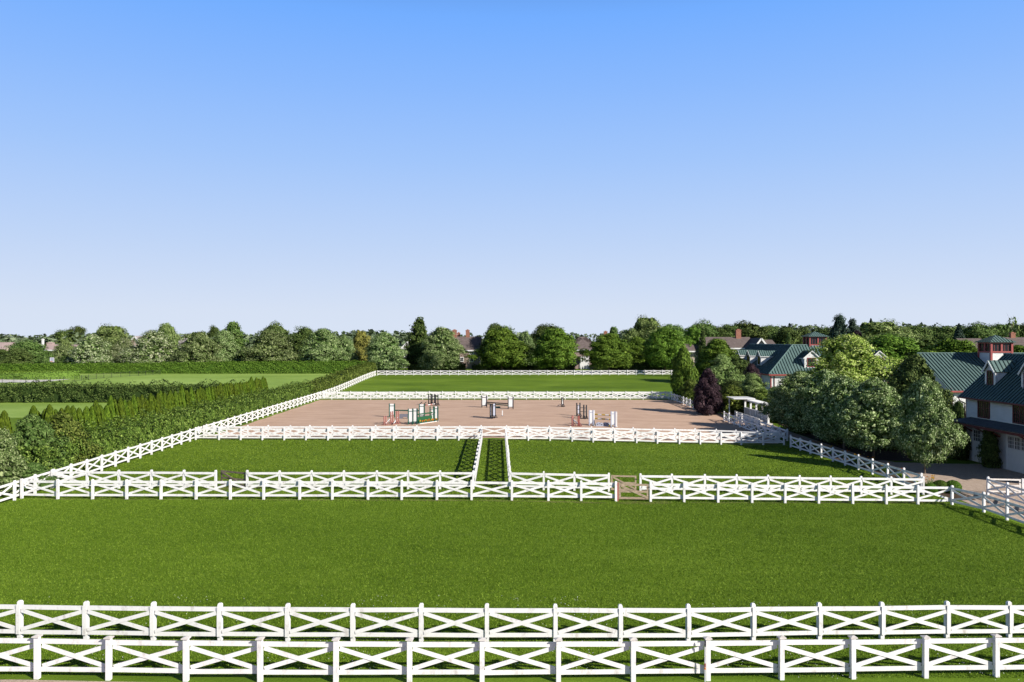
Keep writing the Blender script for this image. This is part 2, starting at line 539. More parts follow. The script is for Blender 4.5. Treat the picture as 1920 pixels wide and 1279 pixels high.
drape("driveway", [(33.0, 40), (33.0, 56)] + wig((33.1, 57), (34.2, 66), 5, 0.15) + [(34.6, 70), (34.4, 80), (33.8, 90), (33.4, 104), (33.2, 116), (36.0, 116), (36.0, 104), (36.2, 90), (36.3, 80), (37.5, 77), (46.3, 77), (60, 77), (60, 40)], M['gravel'], 0.014, "pinkish tan gravel driveway beside the barn")
drape("planting_bed", [(31.0, 88), (32.55, 62.4), (32.6, 58.2), (34.4, 58.4), (34.9, 62), (33.6, 66), (33.9, 72), (33.2, 88)], M['mulch'], 0.026, "dark mulched bed along the right paddock fence")
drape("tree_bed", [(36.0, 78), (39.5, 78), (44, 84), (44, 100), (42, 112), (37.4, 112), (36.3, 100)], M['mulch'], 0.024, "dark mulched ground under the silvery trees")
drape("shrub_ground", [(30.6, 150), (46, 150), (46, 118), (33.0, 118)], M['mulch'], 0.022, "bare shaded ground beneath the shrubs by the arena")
drape("far_drive", [(10, 222), (44, 222), (44, 226), (30, 227), (28, 246), (20, 246), (18, 227), (10, 226)], M['paving'], 0.02, "pale paved drive in front of the far house")
drape("side_road", [(-37, 219), (-37, 232), (-14, 226), (8, 224), (8, 220)], M['asphalt'], 0.02, "grey road behind the far fence")
hl = lambda y: Ex(y) - 6.3
M['worn'] = grass_mat("worn_grass", (0.075, 0.085, 0.02), (0.12, 0.13, 0.035), (0.20, 0.18, 0.075))
def strip(a, b, w, seed, label):
    rg = random.Random(seed)
    L_n = max(6, int(math.dist(a, b) / 0.9))
    up, dn = [], []
    for i in range(L_n + 1):
        t = i / L_n
        x, y = a[0] + (b[0] - a[0]) * t, a[1] + (b[1] - a[1]) * t
        e = 0.15 if i in (0, L_n) else 1
        up.append((x, y + e * w * rg.uniform(0.25, 1.0)))
        dn.append((x, y - e * w * rg.uniform(0.1, 0.8)))
    drape("worn_ground", dn + up[::-1], M['worn'], 0.010, label)
strip((-33.6, 54.8), (-12, 54.4), 0.28, 1, "worn dry strip of turf under the left part of the outer cross fence")
strip((-12, 54.4), (6.6, 54.2), 0.34, 2, "worn dry strip of turf under the middle of the outer cross fence")
strip((7.2, 54.3), (11.2, 54.8), 0.9, 3, "worn patch of turf in front of the outer wooden gate")
strip((12, 54.9), (31.5, 57.2), 0.3, 4, "worn dry strip of turf under the right part of the outer cross fence")
strip((-22.6, 58.6), (-18.6, 58.9), 1.0, 5, "worn patch of turf by the weathered gate")
strip((-34.6, 87.6), (29.8, 88.4), 0.35, 6, "worn dry strip of turf along the arena's near fence")
strip((-17.5, 28.8), (17.8, 29.9), 0.16, 7, "worn dry strip of turf under the second fence")
drape("mid_lawn", [(-175, 142.5), (-47, 142.5), (-43, 150), (-42, 180), (-42, 224), (-175, 224)], M['lawn'], 0.02, "bright lawn between the clipped hedges", 3.0)
drape("near_lawn", [(-120, 112), (-48, 112), (-47, 138.4), (-120, 138.4)], M['lawn'], 0.02, "bright strip of lawn behind the row of arborvitae", 3.0)
drape("terrace", [on_ground(*p) for p in ((-40, 718), (60, 717.3), (100, 715), (135, 710.8), (120, 709), (60, 708), (-40, 708))], M['paving'], 0.05, "pale paving around the hedged pool garden", 3.0)

# ------------------------------------------------------------------ grass blades
def blades(name, label, n, ylo, yhi, wid, hgt, seed, clip=None, xm=0.67):
    rng = np.random.default_rng(seed)
    # uniform over ground area inside a wedge a little wider than the view
    y = np.sqrt(rng.uniform(ylo ** 2, yhi ** 2, n))
    x = rng.uniform(-1, 1, n) * (xm * y + 2.5)
    k = np.ones(n, bool)
    if clip is not None:
        k = clip(x, y)
    x, y = x[k], y[k]
    n = len(x)
    patch = 0.5 + 0.5 * np.sin(x * 0.9 + 1.3 * np.sin(y * 0.7)) * np.sin(y * 1.7 + 1.1 * np.sin(x * 0.5))
    keep = rng.uniform(size=n) < 0.8 + 0.2 * patch
    x, y = x[keep], y[keep]
    n = len(x)
    z = gz(x, y)
    a = rng.uniform(0, 2 * np.pi, n)
    w = wid * rng.uniform(0.6, 1.5, n)
    h = hgt * rng.uniform(0.5, 1.4, n)
    lean = rng.uniform(0.2, 1.3, n) * h
    b = rng.uniform(0, 2 * np.pi, n)
    dx, dy = np.cos(a) * w / 2, np.sin(a) * w / 2
    v = np.empty((n, 3, 3))
    v[:, 0] = np.stack([x - dx, y - dy, z], 1)
    v[:, 1] = np.stack([x + dx, y + dy, z], 1)
    v[:, 2] = np.stack([x + np.cos(b) * lean, y + np.sin(b) * lean, z + h], 1)
    o = inst(name, np_mesh(name, v.reshape(-1, 3), np.arange(3 * n).reshape(-1, 3), M['blade']))
    tag(o, label, "grass", kind="stuff")
inpad = lambda x, y: (y > 26.0 + 0.04 * np.maximum(x, 0)) & (x > -35) & (x < 32.7)
blades("grass", "short mown grass blades of the nearest paddock", 950000, 25.2, 56, 0.024, 0.05, 3, inpad)
inpad2 = lambda x, y: (x > Ex(70) - 0.8) & (x < 31.4 + (88 - y) * 0.05)
blades("meadow_grass", "short mown grass blades of the two small paddocks", 380000, 56, 87.6, 0.05, 0.055, 4, inpad2, 0.6)
def clover():
    rng = np.random.default_rng(9)
    n = 2600
    x = rng.uniform(-20, 20, n)
    y = np.concatenate([rng.uniform(26.2, 29.2, n // 2), rng.uniform(29.5, 34, n - n // 2)])
    m_ = np.sin(x * 0.8) + np.sin(x * 2.3 + y) + rng.normal(0, 0.6, n) > 0.6
    x, y = x[m_], y[m_]
    n = len(x)
    r = rng.uniform(0.010, 0.02, n)
    z = gz(x, y) + 0.06
    c = np.stack([x, y, z], 1)
    d = np.array([[1, 0, 0], [0, 1, 0], [-1, 0, 0], [0, -1, 0], [0, 0, 1.0]])
    v = (c[:, None] + d[None] * r[:, None, None]).reshape(-1, 3)
    f = np.array([[0, 1, 4], [1, 2, 4], [2, 3, 4], [3, 0, 4]])
    f = (np.arange(n)[:, None, None] * 5 + f[None]).reshape(-1, 3)
    tag(inst("clover_flowers", np_mesh("clover_flowers", v, f, M['white'])), "tiny white clover heads in the grass by the nearest fences", "clover", kind="stuff")
clover()

# ------------------------------------------------------------------ fences
def post_mesh(h, w, cap):
    b = MB()
    m = M['fence']
    a = w / 2
    if cap == 'flat':
        b.box(-a, a, -a, a, -0.3, h - 0.05, m)
    else:
        b.box(-a, a, -a, a, -0.3, h - 0.05, m)
        t = a * 0.6
        b.add([(-a, -a, h - 0.05), (a, -a, h - 0.05), (a, a, h - 0.05), (-a, a, h - 0.05), (-t, -t, h), (t, -t, h), (t, t, h), (-t, t, h)],
              [(0, 1, 5, 4), (1, 2, 6, 5), (2, 3, 7, 6), (3, 0, 4, 7), (4, 5, 6, 7)], m)
    o = b.build("post_mesh")
    me = o.data
    bpy.data.objects.remove(o)
    return me
def cap_mesh(h, w):
    b = MB()
    a = w / 2 + 0.045
    b.box(-a, a, -a, a, h - 0.05, h - 0.02, M['cap'])
    b.add([(-a, -a, h - 0.018), (a, -a, h - 0.018), (a, a, h - 0.018), (-a, a, h - 0.018), (0, 0, h + 0.02)], [(0, 1, 4), (1, 2, 4), (2, 3, 4), (3, 0, 4)], M['cap'])
    o = b.build("cap_mesh")
    me = o.data
    bpy.data.objects.remove(o)
    return me
PH, PW = 1.45, 0.15
POST, POSTF, CAP = post_mesh(1.40, PW, 'chamfer'), post_mesh(1.42, PW, 'flat'), cap_mesh(1.42, PW)
frng = random.Random(11)

def fence(label, pts, side, cap='chamfer', batten=False, skip=(), first=True, last=True):
    """pts: world (x, y) of the posts in order; side: +1 puts the boards to the left of the walking direction"""
    x0, y0 = pts[0]
    root = empty("paddock_fence", (x0, y0, G(x0, y0)), label, "fence", "white cross-braced paddock fences")
    org = Vector(root.location)
    P = [Vector((x, y, G(x, y))) for x, y in pts]
    for i, p in enumerate(P):
        if (i == 0 and not first) or (i == len(P) - 1 and not last):
            continue
        d = (P[min(i + 1, len(P) - 1)] - P[max(i - 1, 0)])
        rz = math.atan2(d.y, d.x)
        po = inst("post", POSTF if cap == 'flat' else POST, root, p - org, rz + frng.uniform(-.03, .03))
        po.scale = (1, 1, 1 + frng.uniform(-.012, .012))
        po.rotation_euler[0] = frng.uniform(-.014, .014)
        if cap == 'flat':
            inst("post_cap", CAP, po)
    for i in range(len(P) - 1):
        if i in skip:
            continue
        a, b = P[i], P[i + 1]
        d = (b - a)
        L = Vector((d.x, d.y, 0)).length
        t = Vector((d.x, d.y, 0)) / L
        n = Vector((-t.y, t.x, 0)) * side
        off = n * (PW / 2 + 0.014)
        za, zb = a.z, b.z
        j = lambda: frng.uniform(-0.014, 0.014)
        def pt(u, z, o=0.0):
            q = a + t * (u * L) + off + n * o
            return (q.x, q.y, za + (zb - za) * u + z)
        ov = 0.03 / L
        BR, TR = 0.28, 1.19
        for nm, z in (("top_rail", TR), ("bottom_rail", BR)):
            m_ = MB()
            m_.beam(pt(ov, z + j()), pt(1 - ov, z + j()), 0.162 if nm == "top_rail" else 0.148, 0.028, M['fence'])
            m_.build(nm, root, origin=org)
        e = 0.10 / L
        m_ = MB()
        m_.beam(pt(e, TR - 0.13 + j(), .0), pt(1 - e, BR + 0.10 + j(), .0), 0.14, 0.026, M['fence'])
        m_.build("cross_brace", root, origin=org)
        m_ = MB()
        m_.beam(pt(e, BR + 0.10 + j(), .030), pt(1 - e, TR - 0.13 + j(), .030), 0.14, 0.026, M['fence'])
        m_.build("cross_brace", root, origin=org)
    if batten:
        for i, p in enumerate(P):
            q = P[i + 1] if i + 1 < len(P) else P[i - 1]
            t = (q - p) if i + 1 < len(P) else (p - q)
            t.z = 0
            t.normalize()
            n = Vector((-t.y, t.x, 0)) * side
            c = p + n * (PW / 2 + 0.06)
            m_ = MB()
            m_.obox((c.x, c.y, p.z + 0.74), t * 0.075, n * 0.012, (0, 0, 0.54), M['fence'])
            m_.build("batten", root, origin=org)
    return root

def row_top(spec, h=PH):
    return [on_ground(px, py, h) for px, py in spec]
def interp_row(xs, ks):
    kx = [k[0] for k in ks]
    ky = [k[1] for k in ks]
    return [(x, float(np.interp(x, kx, ky))) for x in xs]

# nearest row
xa = [-215, -72, 70, 204, 349, 488, 630, 768, 904, 1047, 1187, 1327, 1465, 1599, 1735, 1868, 2003, 2136]
ka = [(-215, 1188), (70, 1189), (204, 1191), (349, 1193), (488, 1194), (630, 1195), (904, 1195), (1187, 1194.5), (1327, 1193), (1465, 1192), (1599, 1191), (1735, 1190), (1868, 1189), (2136, 1187)]
fence("white cross-braced fence nearest the viewer, with flat square caps on its posts", row_top(interp_row(xa, ka)), +1, cap='flat')
xb = [-212, -87, 38, 162, 288, 413, 540, 662, 790, 913, 1041, 1163, 1290, 1412, 1536, 1653, 1775, 1892, 2012, 2130]
kb = [(-212, 1120.5), (38, 1123.3), (162, 1125), (288, 1126.7), (413, 1127.7), (540, 1128), (662, 1128.7), (1041, 1129.7), (1290, 1130.4), (1412, 1128.3), (1536, 1127), (1653, 1126.6), (1775, 1125), (1892, 1124.7), (2130, 1123)]
fence("second white cross-braced fence from the viewer, parallel to the nearest one", row_top(interp_row(xb, kb)), -1, batten=True)
# outer row of the small paddocks
kc = [(41, 896), (108, 897), (432, 897.6), (884, 898.4), (1155, 900.8), (1220, 902), (1346, 903.7), (1599, 906.5), (1785, 908.5)]
c1 = [41, 108.4, 173.7, 237.6, 302, 367.7, 432, 494.4, 562, 623.2, 690, 753.3, 819.3, 884.3, 959.9, 1028.2, 1089.7, 1154.7]
c2 = [1219.8, 1282.7, 1346.3, 1410, 1472, 1535, 1598.8, 1661.8, 1721, 1785]
C1 = row_top(interp_row(c1, kc))
C2 = row_top(interp_row(c2, kc))
fence("white fence at the far side of the big lawn, left of the front wooden gate", C1, +1)
fence("white fence at the far side of the big lawn, right of the front wooden gate", C2, +1)
kd = [(98, 879), (345, 880), (464, 880.6), (887, 880.6), (957, 881), (1019.6, 882.5), (1141.6, 885), (1200.8, 886.3), (1321, 887.5), (1670, 891.8), (1731, 892.5)]
D1 = row_top(interp_row([98, 163.6, 223, 284, 345, 404.6], kd))
D2 = row_top(interp_row([463.5, 524.4, 584.3, 645, 706.7, 765.2, 825.2, 887.6], kd))
D3 = row_top(interp_row([957, 1019.6, 1077, 1141.6], kd))
D4 = row_top(interp_row([1200.8, 1259.6, 1321.3, 1381, 1440, 1499, 1557, 1614.5, 1670.7, 1731], kd))
fence("short white fence run left of the weathered brown gate", D1, -1)
fence("inner white fence between the weathered brown gate and the narrow grass lane", D2, -1)
fence("short white fence of three panels between the grass lane and the inner wooden gate", D3, -1)
fence("inner white fence right of the wooden gates, in front of the right-hand paddock", D4, -1)
# arena front pair
f1 = [367, 410.6, 451.3, 492, 533, 573.6, 615, 655.3, 697, 738, 777.7, 820, 860.3, 903]
kf = [(367, 825), (451, 825.3), (697, 826), (991, 826.5), (1032, 826.8), (1073, 828), (1112, 829.5), (1194, 831), (1232, 832.3), (1312, 833.3), (1390, 834.3), (1470, 834.3)]
gnd = lambda xs, ks: [on_ground(px, py) for px, py in interp_row(xs, ks)]
F1a = gnd(f1, kf)
F1b = gnd([948.6, 990.8, 1031.5, 1073, 1112.3, 1152.6, 1194, 1232.8, 1274, 1313, 1352, 1390, 1431, 1470], kf)
fence("white fence at the top of the left small paddock, before the sand arena", F1a, +1)
fence("white fence at the top of the right small paddock, before the sand arena", F1b, +1)
k2 = [(382, 796.3), (950, 796.3), (989, 796.5), (1030, 797.5), (1226, 801.2), (1267, 801.9), (1303, 802.3), (1343, 803.3), (1378, 804.6), (1420, 806.7), (1458, 807.3)]
f2 = [382.4, 425, 464.5, 503, 544.5, 581, 622.7, 661.3, 704.3, 743, 781.6, 823, 862, 902.2, 949.8, 989.5, 1030, 1070, 1109, 1149, 1187, 1226, 1265, 1303, 1343, 1380, 1420, 1458]
F2 = row_top(interp_row(f2, k2))
fence("white fence along the sand arena's near edge, crossing the end of the grass lane", F2, -1)

def line_posts(p, q, sp=2.44):
    L = math.dist(p, q)
    n = max(1, round(L / sp))
    return [(p[0] + (q[0] - p[0]) * i / n, p[1] + (q[1] - p[1]) * i / n) for i in range(n + 1)]
fence("nearer of the two white fences closing the far edge of the sand arena", line_posts((Ex(146.9) + 0.1, 146.9), (29.3, 147.0)), -1)
fence("farther of the two white fences between the sand arena and the far field", line_posts((Ex(149.2) + 0.6, 149.2), (31.5, 149.4)), +1)
fence("most distant white fence, at the far end of the far field under the trees", line_posts((Ex(213) + 0.2, 213.6), (53.4, 216.5)), +1)
ly = [42.2 + 2.42 * i for i in range(71)]
fence("long white side fence running away beside the tall left hedge", [(Ex(y), y) for y in ly], +1)
ry = list(np.linspace(88.9, 61.9, 12)) + [59.7, C2[-1][1]]
fence("white side fence at the right of the small paddocks, beside the silvery trees", [(Gx(y), y) for y in ry[1:-2]] + [D4[-1]], -1)
fence("white side fence descending along the driveway at the right edge", [C2[-1]] + [(Gx(y), y) for y in np.arange(C2[-1][1] - 2.4, 42, -2.4)], -1)
fence("second white fence on the driveway, beyond the side fence at the right edge", [(36.7, y) for y in np.arange(60.8, 43, -2.42)], -1)
fence("left rail fence of the narrow grass lane between the small paddocks", line_posts(D2[-1], F1a[-1])[1:-1] and [D2[-1]] + line_posts(D2[-1], F1a[-1])[1:], -1, first=False, last=False)
fence("right rail fence of the narrow grass lane between the small paddocks", line_posts(D3[0], F1b[0]), +1, first=False, last=False)
J1 = line_posts((29.4, 145.5), (29.9, 119.5))
fence("white fence along the right end of the arena, before the purple tree", J1, -1)
fence("white fence along the arena in front of the open viewing pavilion", line_posts((30.3, 112.6), (30.7, 90.6)), -1)
fence("white fence just in front of the open viewing pavilion bench", line_posts((31.9, 112.0), (32.3, 92.5)), -1)

# ------------------------------------------------------------------ gates
def gate(name, label, a, b, mt, h=1.22, z0=0.12, bw=0.12, grp="wooden paddock gates", diag=1, mid=True):
    A = Vector((a[0], a[1], G(*a)))
    B = Vector((b[0], b[1], G(*b)))
    t = (B - A).normalized()
    n = Vector((-t.y, t.x, 0))
    root = empty(name, A, label, "gate", grp)
    def board(nm, p, q, w, o=0.0, th=0.035):
        m_ = MB()
        m_.beam(p + n * o, q + n * o, w, th, mt)
        m_.build(nm, root, origin=A)
    up = Vector((0, 0, 1))
    for P_ in (A + t * bw / 2, B - t * bw / 2):
        m_ = MB()
        m_.obox(P_ + up * ((h + z0) / 2), t * bw / 2, n * 0.02, up * ((h - z0) / 2), mt)
        m_.build("stile", root, origin=A)
    zs = [h - bw / 2, z0 + bw / 2] + ([(h + z0) / 2] if mid else [])
    for z in zs:
        board("rail", A + t * bw + up * z, B - t * bw + up * z, bw)
    if diag:
        board("brace", A + t * bw + up * (h - bw), B - t * bw + up * (z0 + bw), bw, -0.036)
    m_ = MB()
    m_.obox(B - t * 0.03 + up * (h - 0.25) - n * 0.04, t * 0.07, n * 0.015, up * 0.02, M['iron'])
    m_.build("latch", root, origin=A)
    return root
def dpost(mt, p, label, cat="post"):
    o = MB()
    o.box(-.06, .06, -.06, .06, -0.2, 1.3, mt)
    q = o.build("gate_post", None, (p[0], p[1], G(*p)))
    tag(q, label, cat)
hx, hy = D2[0]
gate("field_gate", "weathered dark brown wooden gate standing ajar in the left inner fence", (hx - 2.35, hy + 1.1), (hx - 0.14, hy + 0.06), M['oldwood'])
a_, b_ = D3[-1], D4[0]
gate("field_gate", "bare brown wooden gate in the inner fence, the farther of the two at the right", (a_[0] + 0.16, a_[1]), (b_[0] - 0.3, b_[1]), M['wood'])
a_, b_ = C1[-1], C2[0]
gate("field_gate", "bare brown wooden gate in the outer fence, the nearer of the two at the right", (a_[0] + 0.2, a_[1]), (b_[0] - 0.12, b_[1]), M['wood'], h=1.24, z0=0.16, bw=0.15)
dpost(M['redpole'], (C1[-1][0] + 0.14, C1[-1][1] + .02), "reddish brown hinge post of the front wooden gate")
gate("field_gate", "white wooden gate across the driveway at the right edge", (36.85, 60.9), (39.3, 60.9), M['cap'], h=1.25, z0=.2)
dpost(M['fence'], (39.45, 60.9), "white post at the free end of the white driveway gate")

# post-side rod with chain near the bottom of the picture
rp_ = row_top([(1320.5, 1196)], 1.42)[0]
rt = empty("marker_rod", (rp_[0], rp_[1] - 0.09, G(*rp_)), "thin white rod with red band and black chain hung beside a fence post", "rod")
m_ = MB(); m_.tube((0, 0, 0.02), (0, 0, 1.2), 0.018, 0.018, M['white']); m_.build("rod", rt)
m_ = MB(); m_.tube((0, 0, 0.50), (0, 0, 0.62), 0.026, 0.026, M['redpole']); m_.tube((0, 0, .42), (0, 0, .48), .026, .026, M['orange']); m_.build("band", rt)
m_ = MB()
for i in range(5):
    m_.obox((0.0, -0.03, 1.38 - i * 0.045), (0.022 if i % 2 else 0.008, 0, 0), (0, 0.014, 0), (0, 0, 0.03), M['iron'])
m_.build("chain", rt)
bx_, by_ = on_ground(54, 917, 0.0)
bk = empty("bucket", (bx_, by_ - 0.6, G(bx_, by_)), "small dark grey bucket in the far left fence corner", "bucket")
m_ = MB(); m_.tube((0, 0, 0.02), (0, 0, 0.38), 0.16, 0.2, M['box_grey'], 14); m_.build("pail", bk)
m_ = MB(); m_.tube((-.2, 0, .38), (0, 0, .56), .01, .01, M['iron'], 5); m_.tube((.2, 0, .38), (0, 0, .56), .01, .01, M['iron'], 5); m_.build("handle", bk)

# ------------------------------------------------------------------ show jumps
def standard(kind, p, rz, label, h=1.9, w=0.75, frame=None, panel=None):
    """jump wing: two uprights with a panel or ladder between, on two cross feet"""
    r = empty("jump_standard", (p[0], p[1], G(*p) + 0.018), label, "jump stand", "show jump stands in the arena", rz)
    fm = M[frame]
    for sx in (-1, 1):
        m_ = MB(); m_.box(sx * w / 2 - .07, sx * w / 2 + .07, -.06, .06, 0.05, h, fm); m_.build("upright", r)
        m_ = MB(); m_.box(sx * w / 2 - .05, sx * w / 2 + .05, -.38, .38, 0, .07, fm)
        m_.beam((sx * w / 2, -.34, .08), (sx * w / 2, -.06, .45), .06, .06, fm); m_.build("foot", r)
    if kind == 'panel':
        m_ = MB(); m_.box(-w / 2 + .072, w / 2 - .072, -.02, .02, .22, h - .04, M[panel]); m_.build("panel", r)
        m_ = MB()
        for z in (.25, h - .38):
            m_.box(-w / 2 + .072, w / 2 - .072, -.032, .032, z, z + .09, fm)
        m_.build("crossbar", r)
    else:
        for z in ((.3, .95, h - .45) if kind == 'ladder' else (.3, h - .3)):
            m_ = MB(); m_.box(-w / 2 + .05, w / 2 - .05, -.03, .03, z, z + .07, fm); m_.build("crossbar", r)
        if panel:
            m_ = MB(); m_.box(-.1, .1, -.022, .022, .38, h - .32, M[panel]); m_.build("slat", r)
    return r
def pole(p, q, zp, zq, mats, label, rad=0.085, n=5):
    P_, Q_ = Vector((p[0], p[1], G(*p) + zp)), Vector((q[0], q[1], G(*q) + zq))
    m_ = MB()
    for i in range(n):
        m_.tube(P_.lerp(Q_, i / n), P_.lerp(Q_, (i + 1) / n), rad, rad, M[mats[i % len(mats)]], 8)
    o = m_.build("jump_pole", None, P_, origin=P_)
    return tag(o, label, "jump pole", "jump poles in the arena")
og = on_ground
# a: tall oxer behind, dark rail
pa, pb = og(735, 782.5), og(791, 783.5)
standard('panel', pa, 0, "white panelled green standard, far left of all the jumps", 1.95, .75, 'dark_green', 'white')
standard('panel', pb, 0, "white panelled green standard with two black arms on top, behind the flower box", 1.95, .72, 'dark_green', 'white')
pole((pa[0] + .4, pa[1]), (pb[0] - .4, pb[1]), 1.0, 1.0, ['dark_green'], "dark green rail joining the two rear white panelled standards")
for sx in (-.3, .3):
    m_ = MB(); m_.beam((0, 0, 0), (.28, .5, .22), .08, .06, M['black_paint']); 
    tag(m_.build("jump_cup", None, (pb[0] + sx, pb[1], G(*pb) + 1.97)), "black slanting arm on the %s upright of the rear green standard" % ("left" if sx < 0 else "right"), "jump arm")
bx = og(757.5, 785)
r = empty("jump_box", (bx[0], bx[1], G(*bx) + .02), "grey filler box with an arched foot under the dark green rail", "filler box")
m_ = MB(); m_.box(-.62, .62, -.2, .2, .22, .62, M['box_grey']); m_.build("lid", r)
m_ = MB(); m_.box(-.62, -.2, -.2, .2, 0, .218, M['box_grey']); m_.box(.45, .62, -.2, .2, 0, .218, M['box_grey']); m_.build("foot", r)
# b: oxer with flower box
for (px, py, lb) in ((770, 796, "white and green standard left of the flower box, left of a pair"), (778, 795.3, "white and green standard left of the flower box, right of a pair"),
                     (810.5, 791, "open-runged green standard behind the right end of the flower box"), (817, 790.3, "white panelled green standard at the right end of the flower box")):
    p = og(px, py)
    standard('ladder' if px == 810.5 else 'panel', p, 0, lb, 2.05, .6, 'dark_green', 'white')
q0, q1 = og(783, 795), og(817, 790)
for z, lb in ((1.25, "upper green plank rail over the flower box"), ):
    pole(q0, q1, z, z, ['green_paint'], lb, .09)
r = empty("flower_box", (q0[0], q0[1], G(*q0) + .02), "green flower box with orange and yellow blooms under the green rail", "flower box", None, math.atan2(q1[1] - q0[1], q1[0] - q0[0]))
LL = math.dist(q0, q1)
m_ = MB(); m_.box(0, LL, -.02, .3, .42, .85, M['green_paint']); m_.box(0, LL, -.22, .3, .1, .42, M['green_paint']); m_.build("trough", r)
m_ = MB(); m_.box(-.1, LL, -.5, -.26, 0, .07, M['white']); m_.build("ground_rail", r)
for i in range(10):
    m_ = MB()
    cx = .2 + i * (LL - .4) / 9
    for k in range(3):
        m_.obox((cx + frng.uniform(-.07, .07), -.3 + frng.uniform(-.06, .06), .3 + frng.uniform(-.05, .14)), (.05, .02, 0), (-.02, .05, .02), (0, -.02, .05), M['orange' if (i * 7) % 3 else 'flower_yellow'])
    m_.build("bloom", r)
# c: small red and white cross poles
for px, py, lb in ((722, 797, "faded red post at the left end of the small red and white cross jump"), (734.5, 796, "faded red post in the middle of the small red and white cross jump"), (745.5, 795, "faded red post at the right end of the small red and white cross jump")):
    p = og(px, py)
    standard('open', p, R(70), lb, 1.15 if px < 730 else 1.7, .5, 'pink', None)
pole(og(724, 797.0), og(734, 793), .25, .75, ['white'], "white slanted pole, left one of the small red cross jump", .07)
pole(og(738.5, 797), og(746, 793), .25, .75, ['white'], "white slanted pole, right one of the small red cross jump", .07)
# d: dark stands by the back fence
for px, py, lb in ((806, 760, "dark stand near the far arena fence, left of a trio"), (812.5, 759.5, "dark stand near the far arena fence, middle of a trio"), (819, 760.5, "dark stand near the far arena fence, right of a trio")):
    standard('ladder', og(px, py), R(55), lb, 1.85, .6, 'black_paint', None)
pole(og(798, 761.5), og(819, 760), .12, .3, ['pink', 'white'], "pink and white pole lying by the dark trio of stands")
# e
pe, pf = og(908, 764), og(957.5, 767)
standard('panel', pe, 0, "black framed white panel standard at the back, left end of the dark double rail", 1.95, .8, 'black_paint', 'white')
standard('panel', pf, 0, "black framed cream panel standard at the back, right end of the dark double rail", 1.95, .8, 'black_paint', 'white')
pole((pe[0] + .4, pe[1] - .05), (pf[0] - .4, pf[1] - .05), .85, .85, ['black_paint'], "upper dark rail between the two black framed back standards")
pole((pe[0] + .55, pe[1] - .35), (pf[0] - .5, pf[1] - .35), .62, .62, ['dark_green'], "lower dark rail between the two black framed back standards", .08)
g_ = og(932, 765)
m_ = MB(); m_.box(-.55, .55, -.6, .6, 0, .14, M['dark_green']); m_.box(-.5, .5, -.5, .5, .14, .2, M['green_paint'])
tag(m_.build("ground_board", None, (g_[0], g_[1], G(*g_) + .02)), "flat green board lying on the sand under the dark double rail", "board")
# f
for px, py, rz, lb in ((920, 785, 80, "tall dark stand in mid arena, left one, casting a long shadow"), (926, 784, 60, "tall dark stand with a grey panel in mid arena, right one of the close pair")):
    standard('ladder' if px == 920 else 'panel', og(px, py), R(rz), lb, 2.05, .7, 'black_paint', 'silver_paint')
p = og(942, 780)
r = empty("jump_standard", (p[0], p[1], G(*p)), "tiny white peg stand alone beside the tall dark stands", "jump stand", "show jump stands in the arena")
m_ = MB(); m_.box(-.06, .06, -.06, .06, 0, .8, M['white']); m_.build("upright", r)
m_ = MB(); m_.box(-.14, .14, -.14, .14, 0, .06, M['black_paint']); m_.build("foot", r)
# g
standard('ladder', og(1054.5, 763), R(60), "dark stand near the far arena fence, right of centre", 1.6, .5, 'black_paint', 'white')
pole(og(1046, 762.5), og(1056, 764), .2, .5, ['black_paint', 'white'], "short dark pole propped on the dark stand right of centre", .06)
# h
for px, py, w_, lb in ((1084.5, 780.5, .6, "dark tall stand in a close trio, left and farthest"), (1091, 785, .75, "dark runged stand in the middle of the close trio"), (1097, 785.5, .5, "dark tall stand in a close trio, right one")):
    standard('ladder', og(px, py), R(35), lb, 1.95, w_, 'black_paint', 'silver_paint' if px < 1088 else None)
# i
for px, py, lb in ((1073.5, 799, "red and black slanting jump stand just behind the arena fence, left of a pair"), (1085, 799.5, "faded red jump stand just behind the arena fence, right of a pair")):
    standard('open', og(px, py), R(65), lb, 1.35, .4, 'redpole' if px > 1080 else 'pink', None)
pole(og(1074, 797), og(1084, 799.5), .75, .35, ['white'], "white slanted pole between the faded red pair of stands", .08)
# j
pj, pk = og(1110.5, 798), og(1152.5, 801)
for (px, py, mt_, lb) in ((1108.5, 798, 'silver_paint', "silver grey patterned wing left of the yellow and white rails"), (1149.5, 801, 'silver_paint', "silver grey patterned wing right of the yellow and white rails")):
    standard('panel', og(px, py), 0, lb, 2.05, .5, mt_, 'white')
for (px, py, lb) in ((1114, 797.7, "plain white upright holding the left ends of the yellow rails"), (1156, 800.7, "plain white upright holding the right ends of the yellow rails")):
    p = og(px, py)
    r = empty("jump_upright", (p[0], p[1], G(*p) + .018), lb, "jump stand", "show jump stands in the arena")
    m_ = MB(); m_.box(-.07, .07, -.07, .07, .05, 1.98, M['white']); m_.build("upright", r)
    m_ = MB(); m_.box(-.07, .07, -.4, .4, 0, .07, M['white']); m_.build("foot", r)
ja, jb = og(1114, 797.5), og(1149, 800)
for z, lb in ((1.47, "upper yellow and white striped rail"), (.92, "middle yellow and white striped rail"), (.12, "lowest yellow and white striped rail on the sand")):
    pole((ja[0] + .02, ja[1] - .1), (jb[0] - .02, jb[1] - .1), z, z, ['yellow', 'white'], lb, .085)
